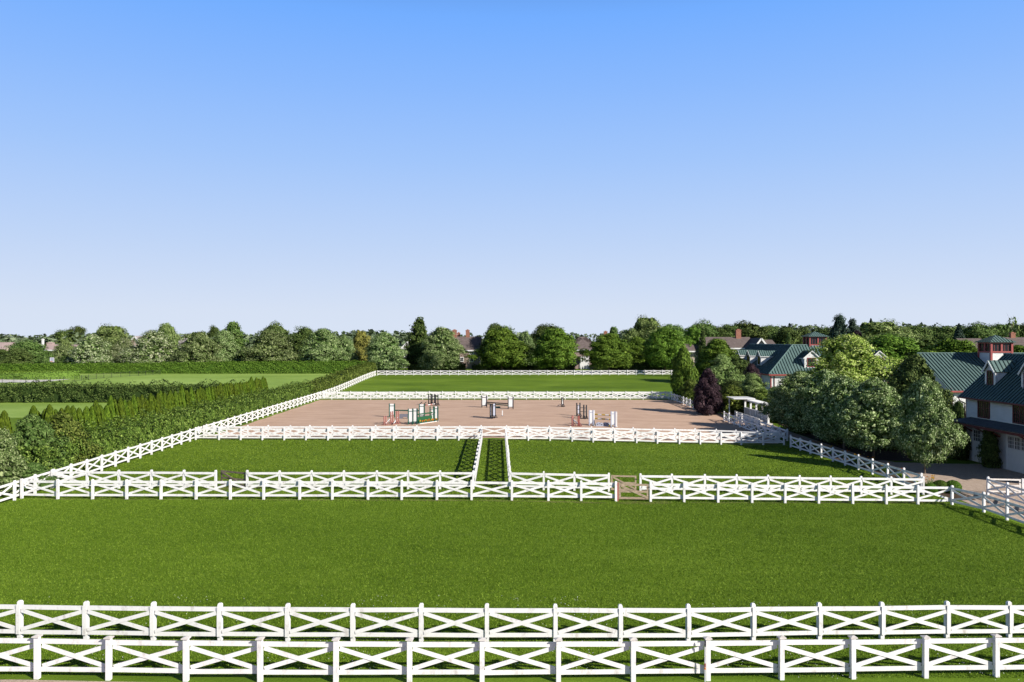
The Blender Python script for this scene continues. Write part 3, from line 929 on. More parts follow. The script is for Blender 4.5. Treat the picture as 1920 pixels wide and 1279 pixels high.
for px, lb in ((1124, "grey spotted rounded filler under the yellow rails, left one"), (1137, "grey spotted rounded filler under the yellow rails, right one")):
    p = og(px, 799.5)
    r = empty("jump_filler", (p[0], p[1], G(*p) + .02), lb, "filler box")
    m_ = MB()
    pts_ = [(-.5, 0), (-.5, .28), (-.36, .46), (-.1, .52), (.12, .44), (.3, .5), (.48, .36), (.52, 0)]
    fr = [(x, -.08, z) for x, z in pts_]
    bk_ = [(x, .08, z) for x, z in pts_]
    n_ = len(pts_)
    m_.add(fr + bk_, [tuple(range(n_))[::-1], tuple(range(n_, 2 * n_))] + [(i, (i + 1) % n_, n_ + (i + 1) % n_, n_ + i) for i in range(n_)], M['silver_paint'])
    m_.build("board", r)
    for sx_, sz_ in ((-.25, .26), (.05, .32), (.3, .22)):
        m_ = MB(); m_.tube((sx_, -.084, sz_), (sx_, -.11, sz_), .07, .07, M['black_paint'], 8); m_.build("spot", r)

# ------------------------------------------------------------------ foliage generators
def quads(rng, c, n, size, aspect=0.65, jit=0.5):
    """one small leaf quad at each centre, roughly facing normal n"""
    N_ = len(c)
    n = n + rng.normal(0, jit, (N_, 3))
    n /= np.linalg.norm(n, axis=1, keepdims=True) + 1e-9
    r = rng.normal(0, 1, (N_, 3))
    t = np.cross(n, r)
    t /= np.linalg.norm(t, axis=1, keepdims=True) + 1e-9
    b = np.cross(n, t)
    s = (size * rng.uniform(0.6, 1.45, N_))[:, None]
    t = t * s * 0.5
    b = b * s * 0.5 * aspect
    v = np.stack([c - t, c - b * 1.0, c + t, c + b * 1.0], 1).reshape(-1, 3)
    return v, np.arange(4 * N_).reshape(-1, 4)

PROF = {
    'round': lambda h: np.sqrt(np.clip(1 - (2 * h - 0.92) ** 2 / 1.17, 0, 1)),
    'globe': lambda h: np.clip(1 - np.abs(2 * h - 0.75) ** 2.2 / 1.64, 0, 1) ** 0.55,
    'broad': lambda h: np.clip(1 - np.clip(h, 0, 1) ** 2.6, 0, 1) ** 0.55 * np.clip(0.7 + h * 1.3, 0, 1),
    'maple': lambda h: np.clip(1 - np.clip(h, 0, 1) ** 1.9, 0, 1) ** 0.6 * np.clip(0.62 + h * 1.5, 0, 1),
    'dome': lambda h: np.clip(1 - np.clip(h, 0, 1) ** 1.7, 0, 1) ** 0.62 * np.clip(0.72 + h * 1.6, 0, 1),
    'pyr': lambda h: np.clip((1 - h) ** 0.75 * np.clip(0.6 + h * 3.0, 0, 1) * 1.08, 0, 1),
    'cone': lambda h: np.clip((1 - h) ** 0.9, 0, 1),
    'column': lambda h: np.clip(np.minimum((1 - h) ** 0.55 * 1.25, 0.65 + 0.9 * h), 0, 1),
}
def crown(seed, n, leaf, prof='round', cb=0.12, K=70, cr=(0.09, 0.17), lumps=0.2, jit=0.55, droop=0.0):
    """unit tree crown (width 1, total height 1) of leaf quads gathered in clumps on a rough envelope"""
    rng = np.random.default_rng(seed)
    P = PROF[prof]
    # clump centres
    ch = rng.uniform(0, 1, K * 3)
    acc = rng.uniform(0, 1, K * 3) < (P(ch) + 0.12)
    ch = ch[acc][:K]
    K = len(ch)
    ca = rng.uniform(0, 2 * np.pi, K)
    lob = 1 + lumps * (np.sin(ca * 2 + seed) * 0.5 + np.sin(ca * 3 + ch * 7 + seed * 2) * 0.5)
    crr = rng.uniform(*cr, K)
    rad = np.clip(P(ch) * 0.5 * lob - crr * 0.55, 0.0, 1) * rng.uniform(0.5, 1.0, K) ** 0.6
    H = 1 - cb
    rad = rad * (1 + 0.10 * np.sin(ch * 9 + ca * 1.0 + seed) + rng.normal(0, 0.05, K))
    cz = cb + ch * H * 0.97
    cz = np.clip(cz, cb + crr * 0.3, 1 - crr * 0.6)
    cc = np.stack([np.cos(ca) * rad, np.sin(ca) * rad, cz], 1)
    n1 = int(n * 0.88)
    k = rng.choice(K, n1, p=crr ** 2 / (crr ** 2).sum())
    d = rng.normal(0, 1, (n1, 3))
    d /= np.linalg.norm(d, axis=1, keepdims=True)
    d[:, 2] = np.where(rng.uniform(size=n1) < 0.62, np.abs(d[:, 2]), d[:, 2])
    rr = crr[k] * np.clip(rng.normal(0.98, 0.15, n1), 0.3, 1.5)
    ani = rng.uniform(0.7, 1.35, (K, 3))
    d = d * ani[k]
    c = cc[k] + d * rr[:, None] * np.array([1.05, 1.05, 0.85])
    if droop:
        c[:, 2] -= droop * (np.hypot(c[:, 0], c[:, 1])) ** 2
    ow = c * np.array([1.6, 1.6, 0]) + np.array([0, 0, 0.35])
    nn = d + ow * 0.65
    jit = jit * 0.6
    v1, f1_ = quads(rng, c, nn, leaf, 0.62, jit)
    # inner mass
    n2 = n - n1
    h = rng.uniform(0.02, 0.93, n2)
    a = rng.uniform(0, 2 * np.pi, n2)
    r_ = P(h) * 0.5 * 0.72 * rng.uniform(0.3, 1, n2) ** 0.5
    c2_ = np.stack([np.cos(a) * r_, np.sin(a) * r_, cb + h * H], 1)
    v2, f2_ = quads(rng, c2_, c2_ * np.array([2, 2, 0.1]), leaf * 2.6, 0.9, 0.5)
    V = np.concatenate([v1, v2])
    rr_ = np.hypot(V[:, 0], V[:, 1])
    V[:, :2] *= 0.5 / np.percentile(rr_, 93)
    zt = np.percentile(V[:, 2], 99.7)
    V[:, 2] = np.where(V[:, 2] > cb, cb + (V[:, 2] - cb) * (1 - cb) / (zt - cb), V[:, 2])
    V[:, 2] = np.maximum(V[:, 2], 0.0)
    return V, np.concatenate([f1_, f2_ + len(v1)])

def spruce(seed, n, leaf):
    rng = np.random.default_rng(seed)
    tiers = 17
    h = rng.uniform(0.03, 1, n) ** 1.25
    h = 1 - (1 - h)
    tk = np.floor(h * tiers)
    fr = h * tiers - tk
    rad0 = 0.5 * (1 - h) ** 0.85 * (1.12 - 0.42 * fr)
    a = rng.uniform(0, 2 * np.pi, n)
    arm = 0.72 + 0.28 * np.abs(np.sin(a * 4.5 + tk * 1.7)) * (0.7 + 0.3 * np.sin(a + tk))
    r_ = rad0 * arm * rng.uniform(0.25, 1, n) ** 0.35
    z = 0.04 + h * 0.95 - r_ * 0.12
    c = np.stack([np.cos(a) * r_, np.sin(a) * r_, z], 1)
    nn = np.stack([np.cos(a) * 0.5, np.sin(a) * 0.5, np.ones(n)], 1)
    return quads(rng, c, nn, leaf, 0.5, 0.45)

def trunk_mesh(name, seed, top=0.72, r=0.028, limbs=7, cb=0.15, spread=0.3, fork=1):
    rg = random.Random(seed)
    b = MB()
    m = M['bark']
    p = Vector((0, 0, -0.04))
    rad = r
    for i in range(5):
        q = Vector((rg.uniform(-.012, .012) * (i + 1), rg.uniform(-.012, .012) * (i + 1), -0.04 + (top + .04) * (i + 1) / 5))
        r2 = r * (1 - (i + 1) / 5.6)
        b.tube(p, q, rad * (1.35 if i == 0 else 1), r2, m, 7)
        p, rad = q, r2
    for i in range(limbs):
        z = cb + (top - cb) * (i / limbs) * 0.9
        a = rg.uniform(0, 6.28) + i * 2.4
        s = Vector((0, 0, z))
        e = s + Vector((math.cos(a) * spread, math.sin(a) * spread, spread * rg.uniform(.5, .95)))
        mid = s.lerp(e, .5) + Vector((0, 0, -.02))
        b.tube(s, mid, r * .5, r * .34, m, 5)
        b.tube(mid, e, r * .34, r * .1, m, 5)
    o = b.build(name)
    me = o.data
    bpy.data.objects.remove(o)
    return me

KIND = {}   # kind -> (list of crown mesh, list of trunk mesh)
def reg(kind, mt, seeds, n, leaf, trunk=(0.72, 0.024, 7, 0.12, 0.3), **kw):
    cm = []
    for s in seeds:
        v, f = spruce(s, n, leaf) if kw.get('spruce') else crown(s, n, leaf, **kw)
        cm.append(np_mesh("crown", v, f, mt))
    t = trunk
    KIND[kind] = (cm, [trunk_mesh("trunk", s, t[0], t[1], t[2], t[3], t[4]) for s in seeds[:2]])
reg('bloom', M['lf_bloom'], (1, 2, 3), 26000, 0.023, prof='dome', cb=0.05, K=95, cr=(0.05, 0.12), lumps=0.12)
reg('sage', M['lf_sage'], (4, 5, 6), 26000, 0.022, prof='dome', cb=0.08, K=90, cr=(0.05, 0.12), lumps=0.12)
reg('maple', M['lf_green'], (7, 8, 9, 10), 26000, 0.024, prof='maple', cb=0.13, K=120, cr=(0.05, 0.11), lumps=0.26)
reg('mid', M['lf_mid'], (11, 12, 13), 16000, 0.028, prof='broad', cb=0.05, K=90, cr=(0.07, 0.14), lumps=0.25)
reg('dark', M['lf_dark'], (14, 15, 16), 16000, 0.028, prof='broad', cb=0.05, K=90, cr=(0.07, 0.14), lumps=0.25)
reg('pale', M['lf_light'], (17, 18), 18000, 0.024, prof='broad', cb=0.05, K=90, cr=(0.06, 0.12), lumps=0.2)
reg('spire', M['lf_dark'], (19, 20), 11000, 0.04, prof='pyr', cb=0.03, K=80, cr=(0.07, 0.15), lumps=0.25)
reg('spiky', M['lf_mid'], (21, 22), 10000, 0.036, prof='pyr', cb=0.03, K=80, cr=(0.06, 0.12), lumps=0.25)
reg('fast', M['lf_green'], (23, 24), 14000, 0.05, prof='column', cb=0.02, K=80, cr=(0.09, 0.16), lumps=0.2, trunk=(0.8, 0.03, 4, 0.2, 0.2))
reg('oldspruce', M['lf_spruce'], (44, 45), 16000, 0.028, prof='pyr', cb=0.02, K=90, cr=(0.05, 0.12), lumps=0.45)
reg('spruce', M['lf_spruce'], (25, 26), 14000, 0.038, spruce=True, trunk=(0.95, 0.03, 0, 0.2, 0.2))
reg('yew', M['lf_yew'], (27,), 40000, 0.022, prof='maple', cb=0.01, K=170, cr=(0.045, 0.10), lumps=0.25, droop=0.15)
reg('plum', M['lf_plum'], (28, 29), 34000, 0.024, prof='dome', cb=0.02, K=90, cr=(0.05, 0.13), lumps=0.4)
reg('lime', M['lf_lime'], (30,), 42000, 0.020, prof='maple', cb=0.1, K=130, cr=(0.055, 0.11), lumps=0.25)
reg('silver', M['lf_silver'], (31, 32, 33, 34), 62000, 0.0195, prof='maple', cb=0.15, K=240, cr=(0.035, 0.085), lumps=0.16, trunk=(0.8, 0.017, 9, 0.12, 0.26))
reg('feather', M['lf_light'], (35, 36), 34000, 0.022, prof='dome', cb=0.02, K=90, cr=(0.05, 0.12), lumps=0.4)
reg('willow', M['lf_willow'], (37,), 9000, 0.035, prof='dome', cb=0.12, K=60, cr=(0.06, 0.12), lumps=0.15)
reg('bush', M['lf_mid'], (38, 39), 16000, 0.035, prof='dome', cb=0.0, K=80, cr=(0.07, 0.13), lumps=0.2, trunk=(0.5, 0.02, 3, 0.05, 0.2))
reg('darkbush', M['lf_hedge'], (40, 41), 20000, 0.034, prof='dome', cb=0.0, K=80, cr=(0.07, 0.13), lumps=0.2, trunk=(0.5, 0.02, 3, 0.05, 0.2))
reg('bare', M['lf_mid'], (43,), 900, 0.035, prof='round', cb=0.2, K=40, cr=(0.05, 0.1), lumps=0.3, trunk=(0.9, 0.016, 16, 0.25, 0.33))

_ti = [0]
def tree(name, kind, px, ytop, Y, wpx, label, cat="tree", group=None, ybase=None, hs=1.0):
    _ti[0] += 1
    i = _ti[0]
    X = at_depth(px, Y)
    z0 = G(X, Y)
    top = zpix(ytop, Y)
    h = (top - z0) * hs
    w = wpx * Y / F
    r = empty(name, (X, Y, z0), label, cat, group, (i * 2.399) % 6.283)
    cm, tm = KIND[kind]
    inst("crown", cm[i % len(cm)], r, (0, 0, 0), 0, (w, w * 0.96, h))
    inst("trunk", tm[i % len(tm)], r, (0, 0, 0), 0, (w * .8, w * .8, h))
    return r

# row behind the most distant fence, left to right
g1 = "trees in a row beyond the far hedge and fence"
tree("linden_tree", 'bloom', 172, 627, 236, 88, "round cream-flecked tree, leftmost of the blossoming trees above the hedge", group=g1)
tree("linden_tree", 'bloom', 232, 634, 240, 50, "low cream-flecked tree filling the gap between the first two blossoming trees", group=g1)
tree("linden_tree", 'bloom', 288, 620, 236, 104, "broad cream-flecked tree, second of the large blossoming trees from the left", group=g1)
tree("broadleaf_tree", 'pale', 207, 610, 252, 96, "tall yellow-green tree rising behind the leftmost blossoming tree")
tree("broadleaf_tree", 'pale', 312, 607, 256, 62, "tall olive tree peaking behind the second blossoming tree")
tree("linden_tree", 'sage', 372, 623, 236, 92, "grey-green round tree right of the white-gabled house roof", group=g1)
tree("linden_tree", 'sage', 418, 620, 242, 70, "grey-green tree tucked below the spiky-topped green tree", group=g1)
tree("broadleaf_tree", 'spiky', 437, 605, 250, 72, "spiky-topped green tree between two grey-green trees")
tree("distant_tree", 'dark', 403, 611, 330, 34, "small dark round treetop left of the spiky-topped green tree")
tree("linden_tree", 'sage', 505, 619, 236, 104, "grey-green tree with a slightly reddish top, left of the grey roof", group=g1)
tree("broadleaf_tree", 'mid', 516, 605, 256, 78, "wide green tree crowning the grey-green tree with reddish top")
tree("broadleaf_tree", 'dark', 572, 613, 256, 60, "dark green treetop right of the grey roof")
tree("linden_tree", 'sage', 606, 617, 236, 92, "large grey-green tree over the dark clipped hedge, right of the grey roof", group=g1)
tree("linden_tree", 'sage', 645, 628, 240, 50, "smaller pale grey-green tree left of the yellowish willow", group=g1)
tree("willow_tree", 'willow', 677, 623, 256, 46, "yellowish brown willow showing its stem between grey-green trees")
tree("linden_tree", 'sage', 722, 624, 234, 86, "grey-green tree above the left corner of the far white fence", group=g1)
tree("broadleaf_tree", 'spire', 787, 598, 244, 62, "tall dark pointed tree, highest point left of the brick chimneys")
tree("linden_tree", 'sage', 829, 615, 234, 88, "broad pale green tree just left of the brick-chimneyed house", group=g1)
tree("maple_tree", 'maple', 942, 613, 232, 106, "wide bright green maple right of the brick-chimneyed house", group=g1)
tree("maple_tree", 'maple', 1040, 615, 232, 96, "round green maple left of the white-porched house", group=g1)
tree("maple_tree", 'maple', 1142, 626, 232, 94, "round green maple right of the white-porched house", group=g1)
tree("maple_tree", 'maple', 1246, 614, 232, 92, "dense green maple at the right end of the far fence", group=g1)
tree("maple_tree", 'maple', 1195, 632, 250, 76, "dark green tree between the two right-hand maples")
tree("broadleaf_tree", 'dark', 1026, 608, 300, 80, "dark dome treetop behind the round maple left of the porch")
tree("broadleaf_tree", 'mid', 930, 607, 262, 60, "green treetop peeking above the wide bright maple")
tree("broadleaf_tree", 'plum', 946, 617, 255, 30, "small dark purple treetop above the wide bright maple")
tree("broadleaf_tree", 'sage', 985, 622, 255, 40, "pale tree in the gap between the first two maples")
tree("broadleaf_tree", 'spiky', 1150, 614, 262, 46, "spiky dark green treetop right of the small brick chimney")
tree("broadleaf_tree", 'pale', 1183, 616, 258, 46, "silvery pale tree behind the gap between maples")
tree("broadleaf_tree", 'pale', 1212, 594, 262, 88, "high pale airy tree, tallest of the centre-right skyline")
tree("broadleaf_tree", 'mid', 1262, 609, 262, 80, "green tree behind the last maple of the row")
# far left
tree("broadleaf_tree", 'mid', 52, 638, 262, 88, "broad bright green tree at the far left behind the pool garden")
tree("broadleaf_tree", 'mid', 32, 652, 244, 66, "lower bright green tree in front of the broad one at far left")
tree("broadleaf_tree", 'dark', 4, 655, 250, 40, "dark green tree cut by the left picture edge")
tree("broadleaf_tree", 'sage', 116, 645, 262, 40, "bluish green tree right of the white mast")
tree("broadleaf_tree", 'pale', 122, 636, 280, 36, "yellow-green treetop left of the first blossoming tree")
tree("shrub", 'bush', 122, 667, 240, 34, "low green shrub right of the basketball hoop", "shrub")
tree("shrub", 'bush', 88, 660, 246, 34, "green shrub left of the basketball hoop", "shrub")
tree("distant_tree", 'mid', 118, 619, 320, 66, "tall greyish tree on the skyline left of the blossoming trees")
tree("distant_tree", 'dark', 148, 612, 330, 40, "dark upright treetop, highest on the left skyline")
tree("distant_tree", 'dark', 132, 614, 334, 24, "small dark treetop beside the highest one on the left skyline")
# right-hand middle ground
tree("columnar_tree", 'fast', 1281, 652, 149, 44, "narrow dark green upright tree at the right end of the double fence")
tree("plum_tree", 'plum', 1326, 693, 121, 64, "dark purple tree at the gap in the arena's right fence")
tree("plum_tree", 'plum', 1410, 683, 150, 52, "small dark purple treetop left of the green-roofed barn")
tree("shrub_tree", 'feather', 1354, 666, 140, 86, "light green feathery tree behind the near purple tree", "tree")
tree("shrub_tree", 'feather', 1412, 701, 127, 84, "light green feathery tree behind the viewing pavilion", "tree")
tree("shrub_tree", 'feather', 1452, 726, 124, 44, "small light green shrub under the green barn's left corner", "shrub")
tree("broadleaf_tree", 'dark', 1378, 712, 134, 70, "dark shaded tree between the two feathery trees")
tree("broadleaf_tree", 'maple', 1346, 636, 185, 92, "dark green dome tree in front of the long brown house")
tree("broadleaf_tree", 'dark', 1384, 668, 172, 60, "dark green tree below the long brown house, left of the dormers")
tree("broadleaf_tree", 'maple', 1300, 612, 240, 58, "green tree left of the wide brick chimney stack")
tree("cedar_tree", 'spire', 1318, 620, 205, 26, "slim pointed dark tree before the wide brick chimney stack")
tree("lime_green_tree", 'lime', 1588, 630, 126, 176, "bright yellow-green tree in front of the centre barn")
tree("yew_tree", 'yew', 1716, 668, 92, 128, "dark green layered conifer between the two barns")
gs = "silvery trees along the right paddock fence"
for (px, yt, yb, wp, lb) in ((1500, 698, 812, 118, "silvery green tree farthest along the right fence, by the pavilion"), (1545, 696, 826, 122, "silvery green tree second farthest from the viewer along the right fence"),
                             (1583, 708, 842, 128, "silvery green tree in the middle of the row along the right fence"), (1638, 712, 858, 140, "silvery green tree behind the nearest one along the right fence"),
                             (1734, 710, 888, 102, "silvery green tree nearest the viewer, standing free by the driveway")):
    X_, Y_ = on_ground(px if px != 1734 else 1717, yb)
    tree("silver_tree", 'silver', px, yt, Y_, wp, lb, group=gs)
tree("shrub", 'darkbush', 1474, 745, 112, 62, "dark shrub right of the viewing pavilion", "shrub")
tree("shrub", 'darkbush', 1520, 765, 102, 100, "deep dark shrub under the farthest silvery trees", "shrub")
tree("shrub", 'darkbush', 1600, 770, 92, 110, "deep dark shrub beneath the middle silvery tree", "shrub")
tree("shrub", 'darkbush', 1675, 765, 88, 110, "deep dark shrub beneath the dark layered conifer", "shrub")
tree("shrub", 'dark', 1797, 752, 86, 40, "ragged dark shrub against the white wall between the barns", "shrub")
tree("shrub", 'darkbush', 1372, 722, 125, 66, "dark shrub right of the purple tree, left of the pavilion roof", "shrub")
tree("shrub", 'darkbush', 1425, 730, 122.5, 66, "dark shrub showing between the pavilion's white posts", "shrub")
tree("shrub", 'darkbush', 1296, 712, 138, 44, "dark shrub between the narrow upright tree and the purple tree", "shrub")
# skyline on the right
sk = [('mid', 1318, 601, 290, 52, "tall pale-topped tree above the wide brick chimney stack"), ('dark', 1346, 612, 300, 60, "dark treetop left of the slender brick chimney"),
      ('mid', 1372, 609, 300, 60, "green treetop just left of the slender brick chimney"), ('dark', 1402, 603, 300, 84, "broad dark treetop right of the slender brick chimney"),
      ('mid', 1440, 611, 300, 66, "rounded treetop above the white gable of the long house"), ('dark', 1476, 614, 240, 60, "dark treetop behind the small yellow-green conifer"),
      ('dark', 1506, 616, 250, 56, "dark treetop left of the green-roofed cupola"), ('mid', 1542, 615, 290, 56, "green treetop directly behind the centre cupola"),
      ('pale', 1646, 602, 240, 112, "wide pale olive tree right of the two dark spruces"), ('pale', 1690, 613, 250, 70, "pale olive tree sloping down from the wide olive one"),
      ('mid', 1712, 611, 290, 74, "dark green tree at the centre of the right skyline"), ('mid', 1762, 612, 300, 84, "rounded green tree left of the lone skyline spruce"),
      ('mid', 1834, 606, 290, 80, "green tree directly behind the right-hand cupola"), ('mid', 1872, 608, 300, 70, "green tree right of the right-hand cupola"),
      ('dark', 1922, 610, 300, 50, "dark treetop at the right picture edge"), ('maple', 1668, 628, 188, 124, "bright green spreading tree behind the centre barn's right end"),
      ('maple', 1788, 637, 172, 116, "bright green round tree over the light green roof"), ('maple', 1912, 648, 175, 60, "bright green tree right of the right-hand cupola"),
      ('dark', 1736, 632, 230, 70, "deep green tree filling the hollow between skyline trees")]
for k_, px, yt, Y_, wp, lb in sk:
    tree("skyline_tree", k_, px, yt, Y_, wp * 1.3, lb, group="trees on the right-hand skyline")
tree("spruce_tree", 'oldspruce', 1574, 592, 205, 74, "tall dark blue-green spruce, left of a pair above the lime tree")
tree("spruce_tree", 'oldspruce', 1598, 599, 212, 62, "shorter dark spruce, right of a pair above the lime tree")
tree("spruce_tree", 'spruce', 1633, 597, 262, 66, "spruce tip above the wide pale olive tree")
tree("spruce_tree", 'spruce', 1798, 606, 250, 66, "lone dark spruce standing on the right skyline")
tree("plum_tree", 'plum', 1608, 622, 196, 56, "purple-leaved tree below the pair of spruces")
tree("bare_tree", 'bare', 1899, 594, 270, 40, "thin sparse tree rising at the far right skyline")
tree("cedar_tree", 'spiky', 1479, 624, 196, 22, "small yellow-green conifer behind the centre barn roof")

# ------------------------------------------------------------------ arborvitae row
def arbor_mesh(seed):
    rng = np.random.default_rng(seed)
    n = 3600
    h = rng.uniform(0, 1, n)
    a = rng.uniform(0, 2 * np.pi, n)
    rib = 1 + 0.22 * np.sin(a * 5 + seed + h * 2) * (0.6 + 0.4 * np.sin(a * 9))
    rad = 0.5 * np.minimum((1 - h) ** 0.5 * 1.25, 1.0) * rib * rng.uniform(0.8, 1.05, n)
    c = np.stack([np.cos(a) * rad, np.sin(a) * rad, h], 1)
    nn = np.stack([np.cos(a), np.sin(a), np.full(n, 0.25)], 1)
    # upright sprays
    t = np.stack([rng.normal(0, .12, n), rng.normal(0, .12, n), np.ones(n)], 1) * 0.045
    nn = nn + rng.normal(0, .3, nn.shape)
    b = np.cross(nn, t)
    b = b / (np.linalg.norm(b, axis=1, keepdims=True) + 1e-9) * 0.055
    v = np.stack([c - t, c - b, c + t, c + b], 1).reshape(-1, 3)
    return np_mesh("arborvitae", v, np.arange(4 * n).reshape(-1, 4), M['lf_arbor'])
AM = [arbor_mesh(s) for s in (50, 51, 52, 53)]
arng = random.Random(5)
ys_ = 72.0
i = 0
while ys_ < 137:
    X_ = -42.6 - (137 - ys_) * 0.012
    z0 = G(X_, ys_)
    hh = 4.35 + arng.uniform(-.35, .35) + (0.35 if i % 9 == 4 else 0)
    o = inst("arborvitae", AM[i % 4], None, (X_ + arng.uniform(-.12, .12), ys_, z0), arng.uniform(0, 6.28), (1.35, 1.35, hh))
    tag(o, "narrow yellow-green arborvitae in the tight row behind the tall left hedge", "conifer", "arborvitae row behind the left hedge")
    ys_ += 0.98 + arng.uniform(-.08, .08)
    i += 1

# ------------------------------------------------------------------ hedges
def hedge(name, label, path, width, height, leaf, dens, mt, seed, rough=0.25, lum=2.2, zend=None, cat="hedge", flat=False, base=0.0):
    rng = np.random.default_rng(seed)
    P = np.array(path, float)
    seg = np.linalg.norm(np.diff(P, axis=0), axis=1)
    cum = np.concatenate([[0], np.cumsum(seg)])
    Lt = cum[-1]
    def place(s):
        x = np.interp(s, cum, P[:, 0])
        y = np.interp(s, cum, P[:, 1])
        k = np.clip(np.searchsorted(cum, s, side='right') - 1, 0, len(seg) - 1)
        t = (P[k + 1] - P[k]) / seg[k][:, None]
        return x, y, t
    hw = width / 2
    hgt = lambda s: np.interp(s, np.linspace(0, Lt, len(height)), height) if isinstance(height, (list, tuple)) else np.full_like(s, height)
    hm = max(height) if isinstance(height, (list, tuple)) else height
    per = 2 * hm + width
    n = int(Lt * per * dens)
    s = rng.uniform(0, Lt, n)
    u = rng.uniform(0, per, n)
    H = hgt(s)
    x, y, t = place(s)
    nx, ny = -t[:, 1], t[:, 0]
    bul = np.zeros(n)
    for q in range(9):
        f1q, f2q, ph = rng.uniform(0.5, 3.2) * rng.choice([-1, 1]), rng.uniform(0.6, 3.4), rng.uniform(0, 6.28)
        bul += np.sin(s * f1q + u * f2q + ph + 0.8 * np.sin(s * 0.31 * f2q + ph)) / (0.6 + 0.4 * abs(f1q))
    bul *= rough * 0.62
    side = np.where(u < hm, -1.0, np.where(u > hm + width, 1.0, 0.0))
    zz = np.where(side < 0, u / hm * H, np.where(side > 0, (per - u) / hm * H, H + bul))
    off = np.where(side != 0, side * (hw + bul * 0.8), (u - hm - hw))
    ed = np.where(side == 0, 0, 1) * np.clip((zz / H - 0.8) / 0.2, 0, 1) ** 2 * 0.25 * hw
    if not flat:
        off = off - np.sign(off) * ed
        off = off * np.where(side != 0, 0.88 + 0.12 * np.sin(np.pi * np.clip(zz / H, 0, 1)), 1)
    dep = np.abs(rng.normal(0, rough * 0.35, n))
    off = off - np.sign(off) * dep * (side != 0)
    zz = zz - dep * (side == 0)
    px_, py_ = x + nx * off, y + ny * off
    c = np.stack([px_, py_, gz(px_, py_) + base + np.maximum(zz, 0.02)], 1)
    nn = np.stack([nx * side, ny * side, np.where(side == 0, 1.0, 0.35)], 1)
    v, f = quads(rng, c, nn, leaf, 0.65, 0.42)
    # solid heart
    k = max(2, int(Lt / 2.5))
    sv = np.linspace(0.15, Lt - 0.15, k)
    x, y, t = place(sv)
    Hc = hgt(sv) - rough * 1.1 - 0.1
    w_ = hw - rough * 1.2 - 0.05
    ring = []
    for sg, zt in ((-1, 0), (-1, 1), (1, 1), (1, 0)):
        xx, yy = x - t[:, 1] * w_ * sg, y + t[:, 0] * w_ * sg
        ring.append(np.stack([xx, yy, gz(xx, yy) + base + (Hc if zt else 0)], 1))
    cv = np.stack(ring, 1).reshape(-1, 3)
    cf = [[4 * i + a, 4 * i + a + 1, 4 * i + a + 5, 4 * i + a + 4] for i in range(k - 1) for a in range(3)]
    cf += [[0, 1, 2, 3], [4 * k - 4, 4 * k - 1, 4 * k - 2, 4 * k - 3]]
    # ends
    ne = int(width * hm * dens * 2)
    e_ = rng.integers(0, 2, ne)
    se = np.where(e_ == 0, 0.0, Lt)
    x, y, t = place(np.clip(se, 0, Lt - 1e-6))
    o2 = rng.uniform(-hw, hw, ne)
    z2 = rng.uniform(0, 1, ne) * hgt(se)
    dr = np.where(e_ == 0, -1.0, 1.0)[:, None] * t
    bb = rng.normal(0, rough * .3, ne)[:, None]
    ex, ey = x - t[:, 1] * o2 + dr[:, 0] * bb[:, 0], y + t[:, 0] * o2 + dr[:, 1] * bb[:, 0]
    ec = np.stack([ex, ey, gz(ex, ey) + base + z2], 1)
    v3, f3 = quads(rng, ec, np.concatenate([dr, np.full((ne, 1), .3)], 1), leaf, 0.65, 0.5)
    V = np.concatenate([v, v3, cv])
    Fq = np.concatenate([f, f3 + len(v), np.array(cf) + len(v) + len(v3)])
    o = P[0]
    org = np.array([o[0], o[1], G(*o)])
    ob = inst(name, np_mesh(name, V - org, Fq, mt), None, org)
    return tag(ob, label, cat)

hp = [(Ex(y) - 3.0 - 0.3 * math.sin(y * .1), y) for y in np.linspace(61, 150, 14)]
hedge("shrub_hedge", "tall dark green mixed shrub hedge along the left fence, nearer part", hp, 2.8, [2.8, 2.95, 2.85, 2.9, 2.75, 2.7, 2.7], 0.17, 105, M['lf_hedge'], 60, 0.42, 1.5)
hp = [(Ex(y) - 2.8, y) for y in np.linspace(150.5, 221, 10)]
hedge("clipped_hedge", "dense green hedge along the left side of the far field", hp, 2.5, [2.75, 2.75, 2.9, 3.2], 0.24, 55, M['lf_hedge'], 61, 0.25, 1.5)
hedge("dark_hedge", "dark green rough-topped hedge between the two left lawns", [(-120, 140.2), (-80, 140.4), (-48, 141.2)], 2.2, [3.1, 3.0, 3.3, 3.1, 3.3], 0.25, 50, M['lf_dark'], 62, 0.4, 1.3)
hedge("clipped_hedge", "long clipped green hedge under the blossoming trees", [(-175, 226.5), (-98, 226.5), (-42, 226.8)], 2.0, [2.7, 2.75, 3.0, 3.4, 3.5], 0.28, 38, M['lf_hedge_bright'], 63, 0.16, 1.8, flat=True)
hedge("clipped_hedge", "dark short hedge behind the top corner of the left field hedge", [(-42.5, 229), (-39.5, 246)], 2.4, 3.4, 0.4, 16, M['lf_hedge'], 67, 0.2, 1.3)
hedge("low_hedge", "low bright green curved hedge around the pool garden", [on_ground(*p) for p in ((-40, 710.5), (50, 712.3), (100, 711.8), (149, 710))], 1.6, [1.5, 1.5, 1.8, 2.0], 0.3, 22, M['lf_low'], 64, 0.1, 1.2, flat=True)
hedge("low_hedge", "clipped green hedge at the back of the pool garden", [on_ground(*p) for p in ((-40, 705), (60, 704.5), (132, 703.5))], 1.4, 1.4, 0.3, 18, M['lf_hedge_bright'], 65, 0.1, 1.6, flat=True)
hedge("clipped_hedge", "dark hedge behind the far white fence left of the brick-chimneyed house", [(-31, 236.5), (-14, 237)], 2.0, 2.6, 0.4, 12, M['lf_dark'], 66, 0.2, 1.3)
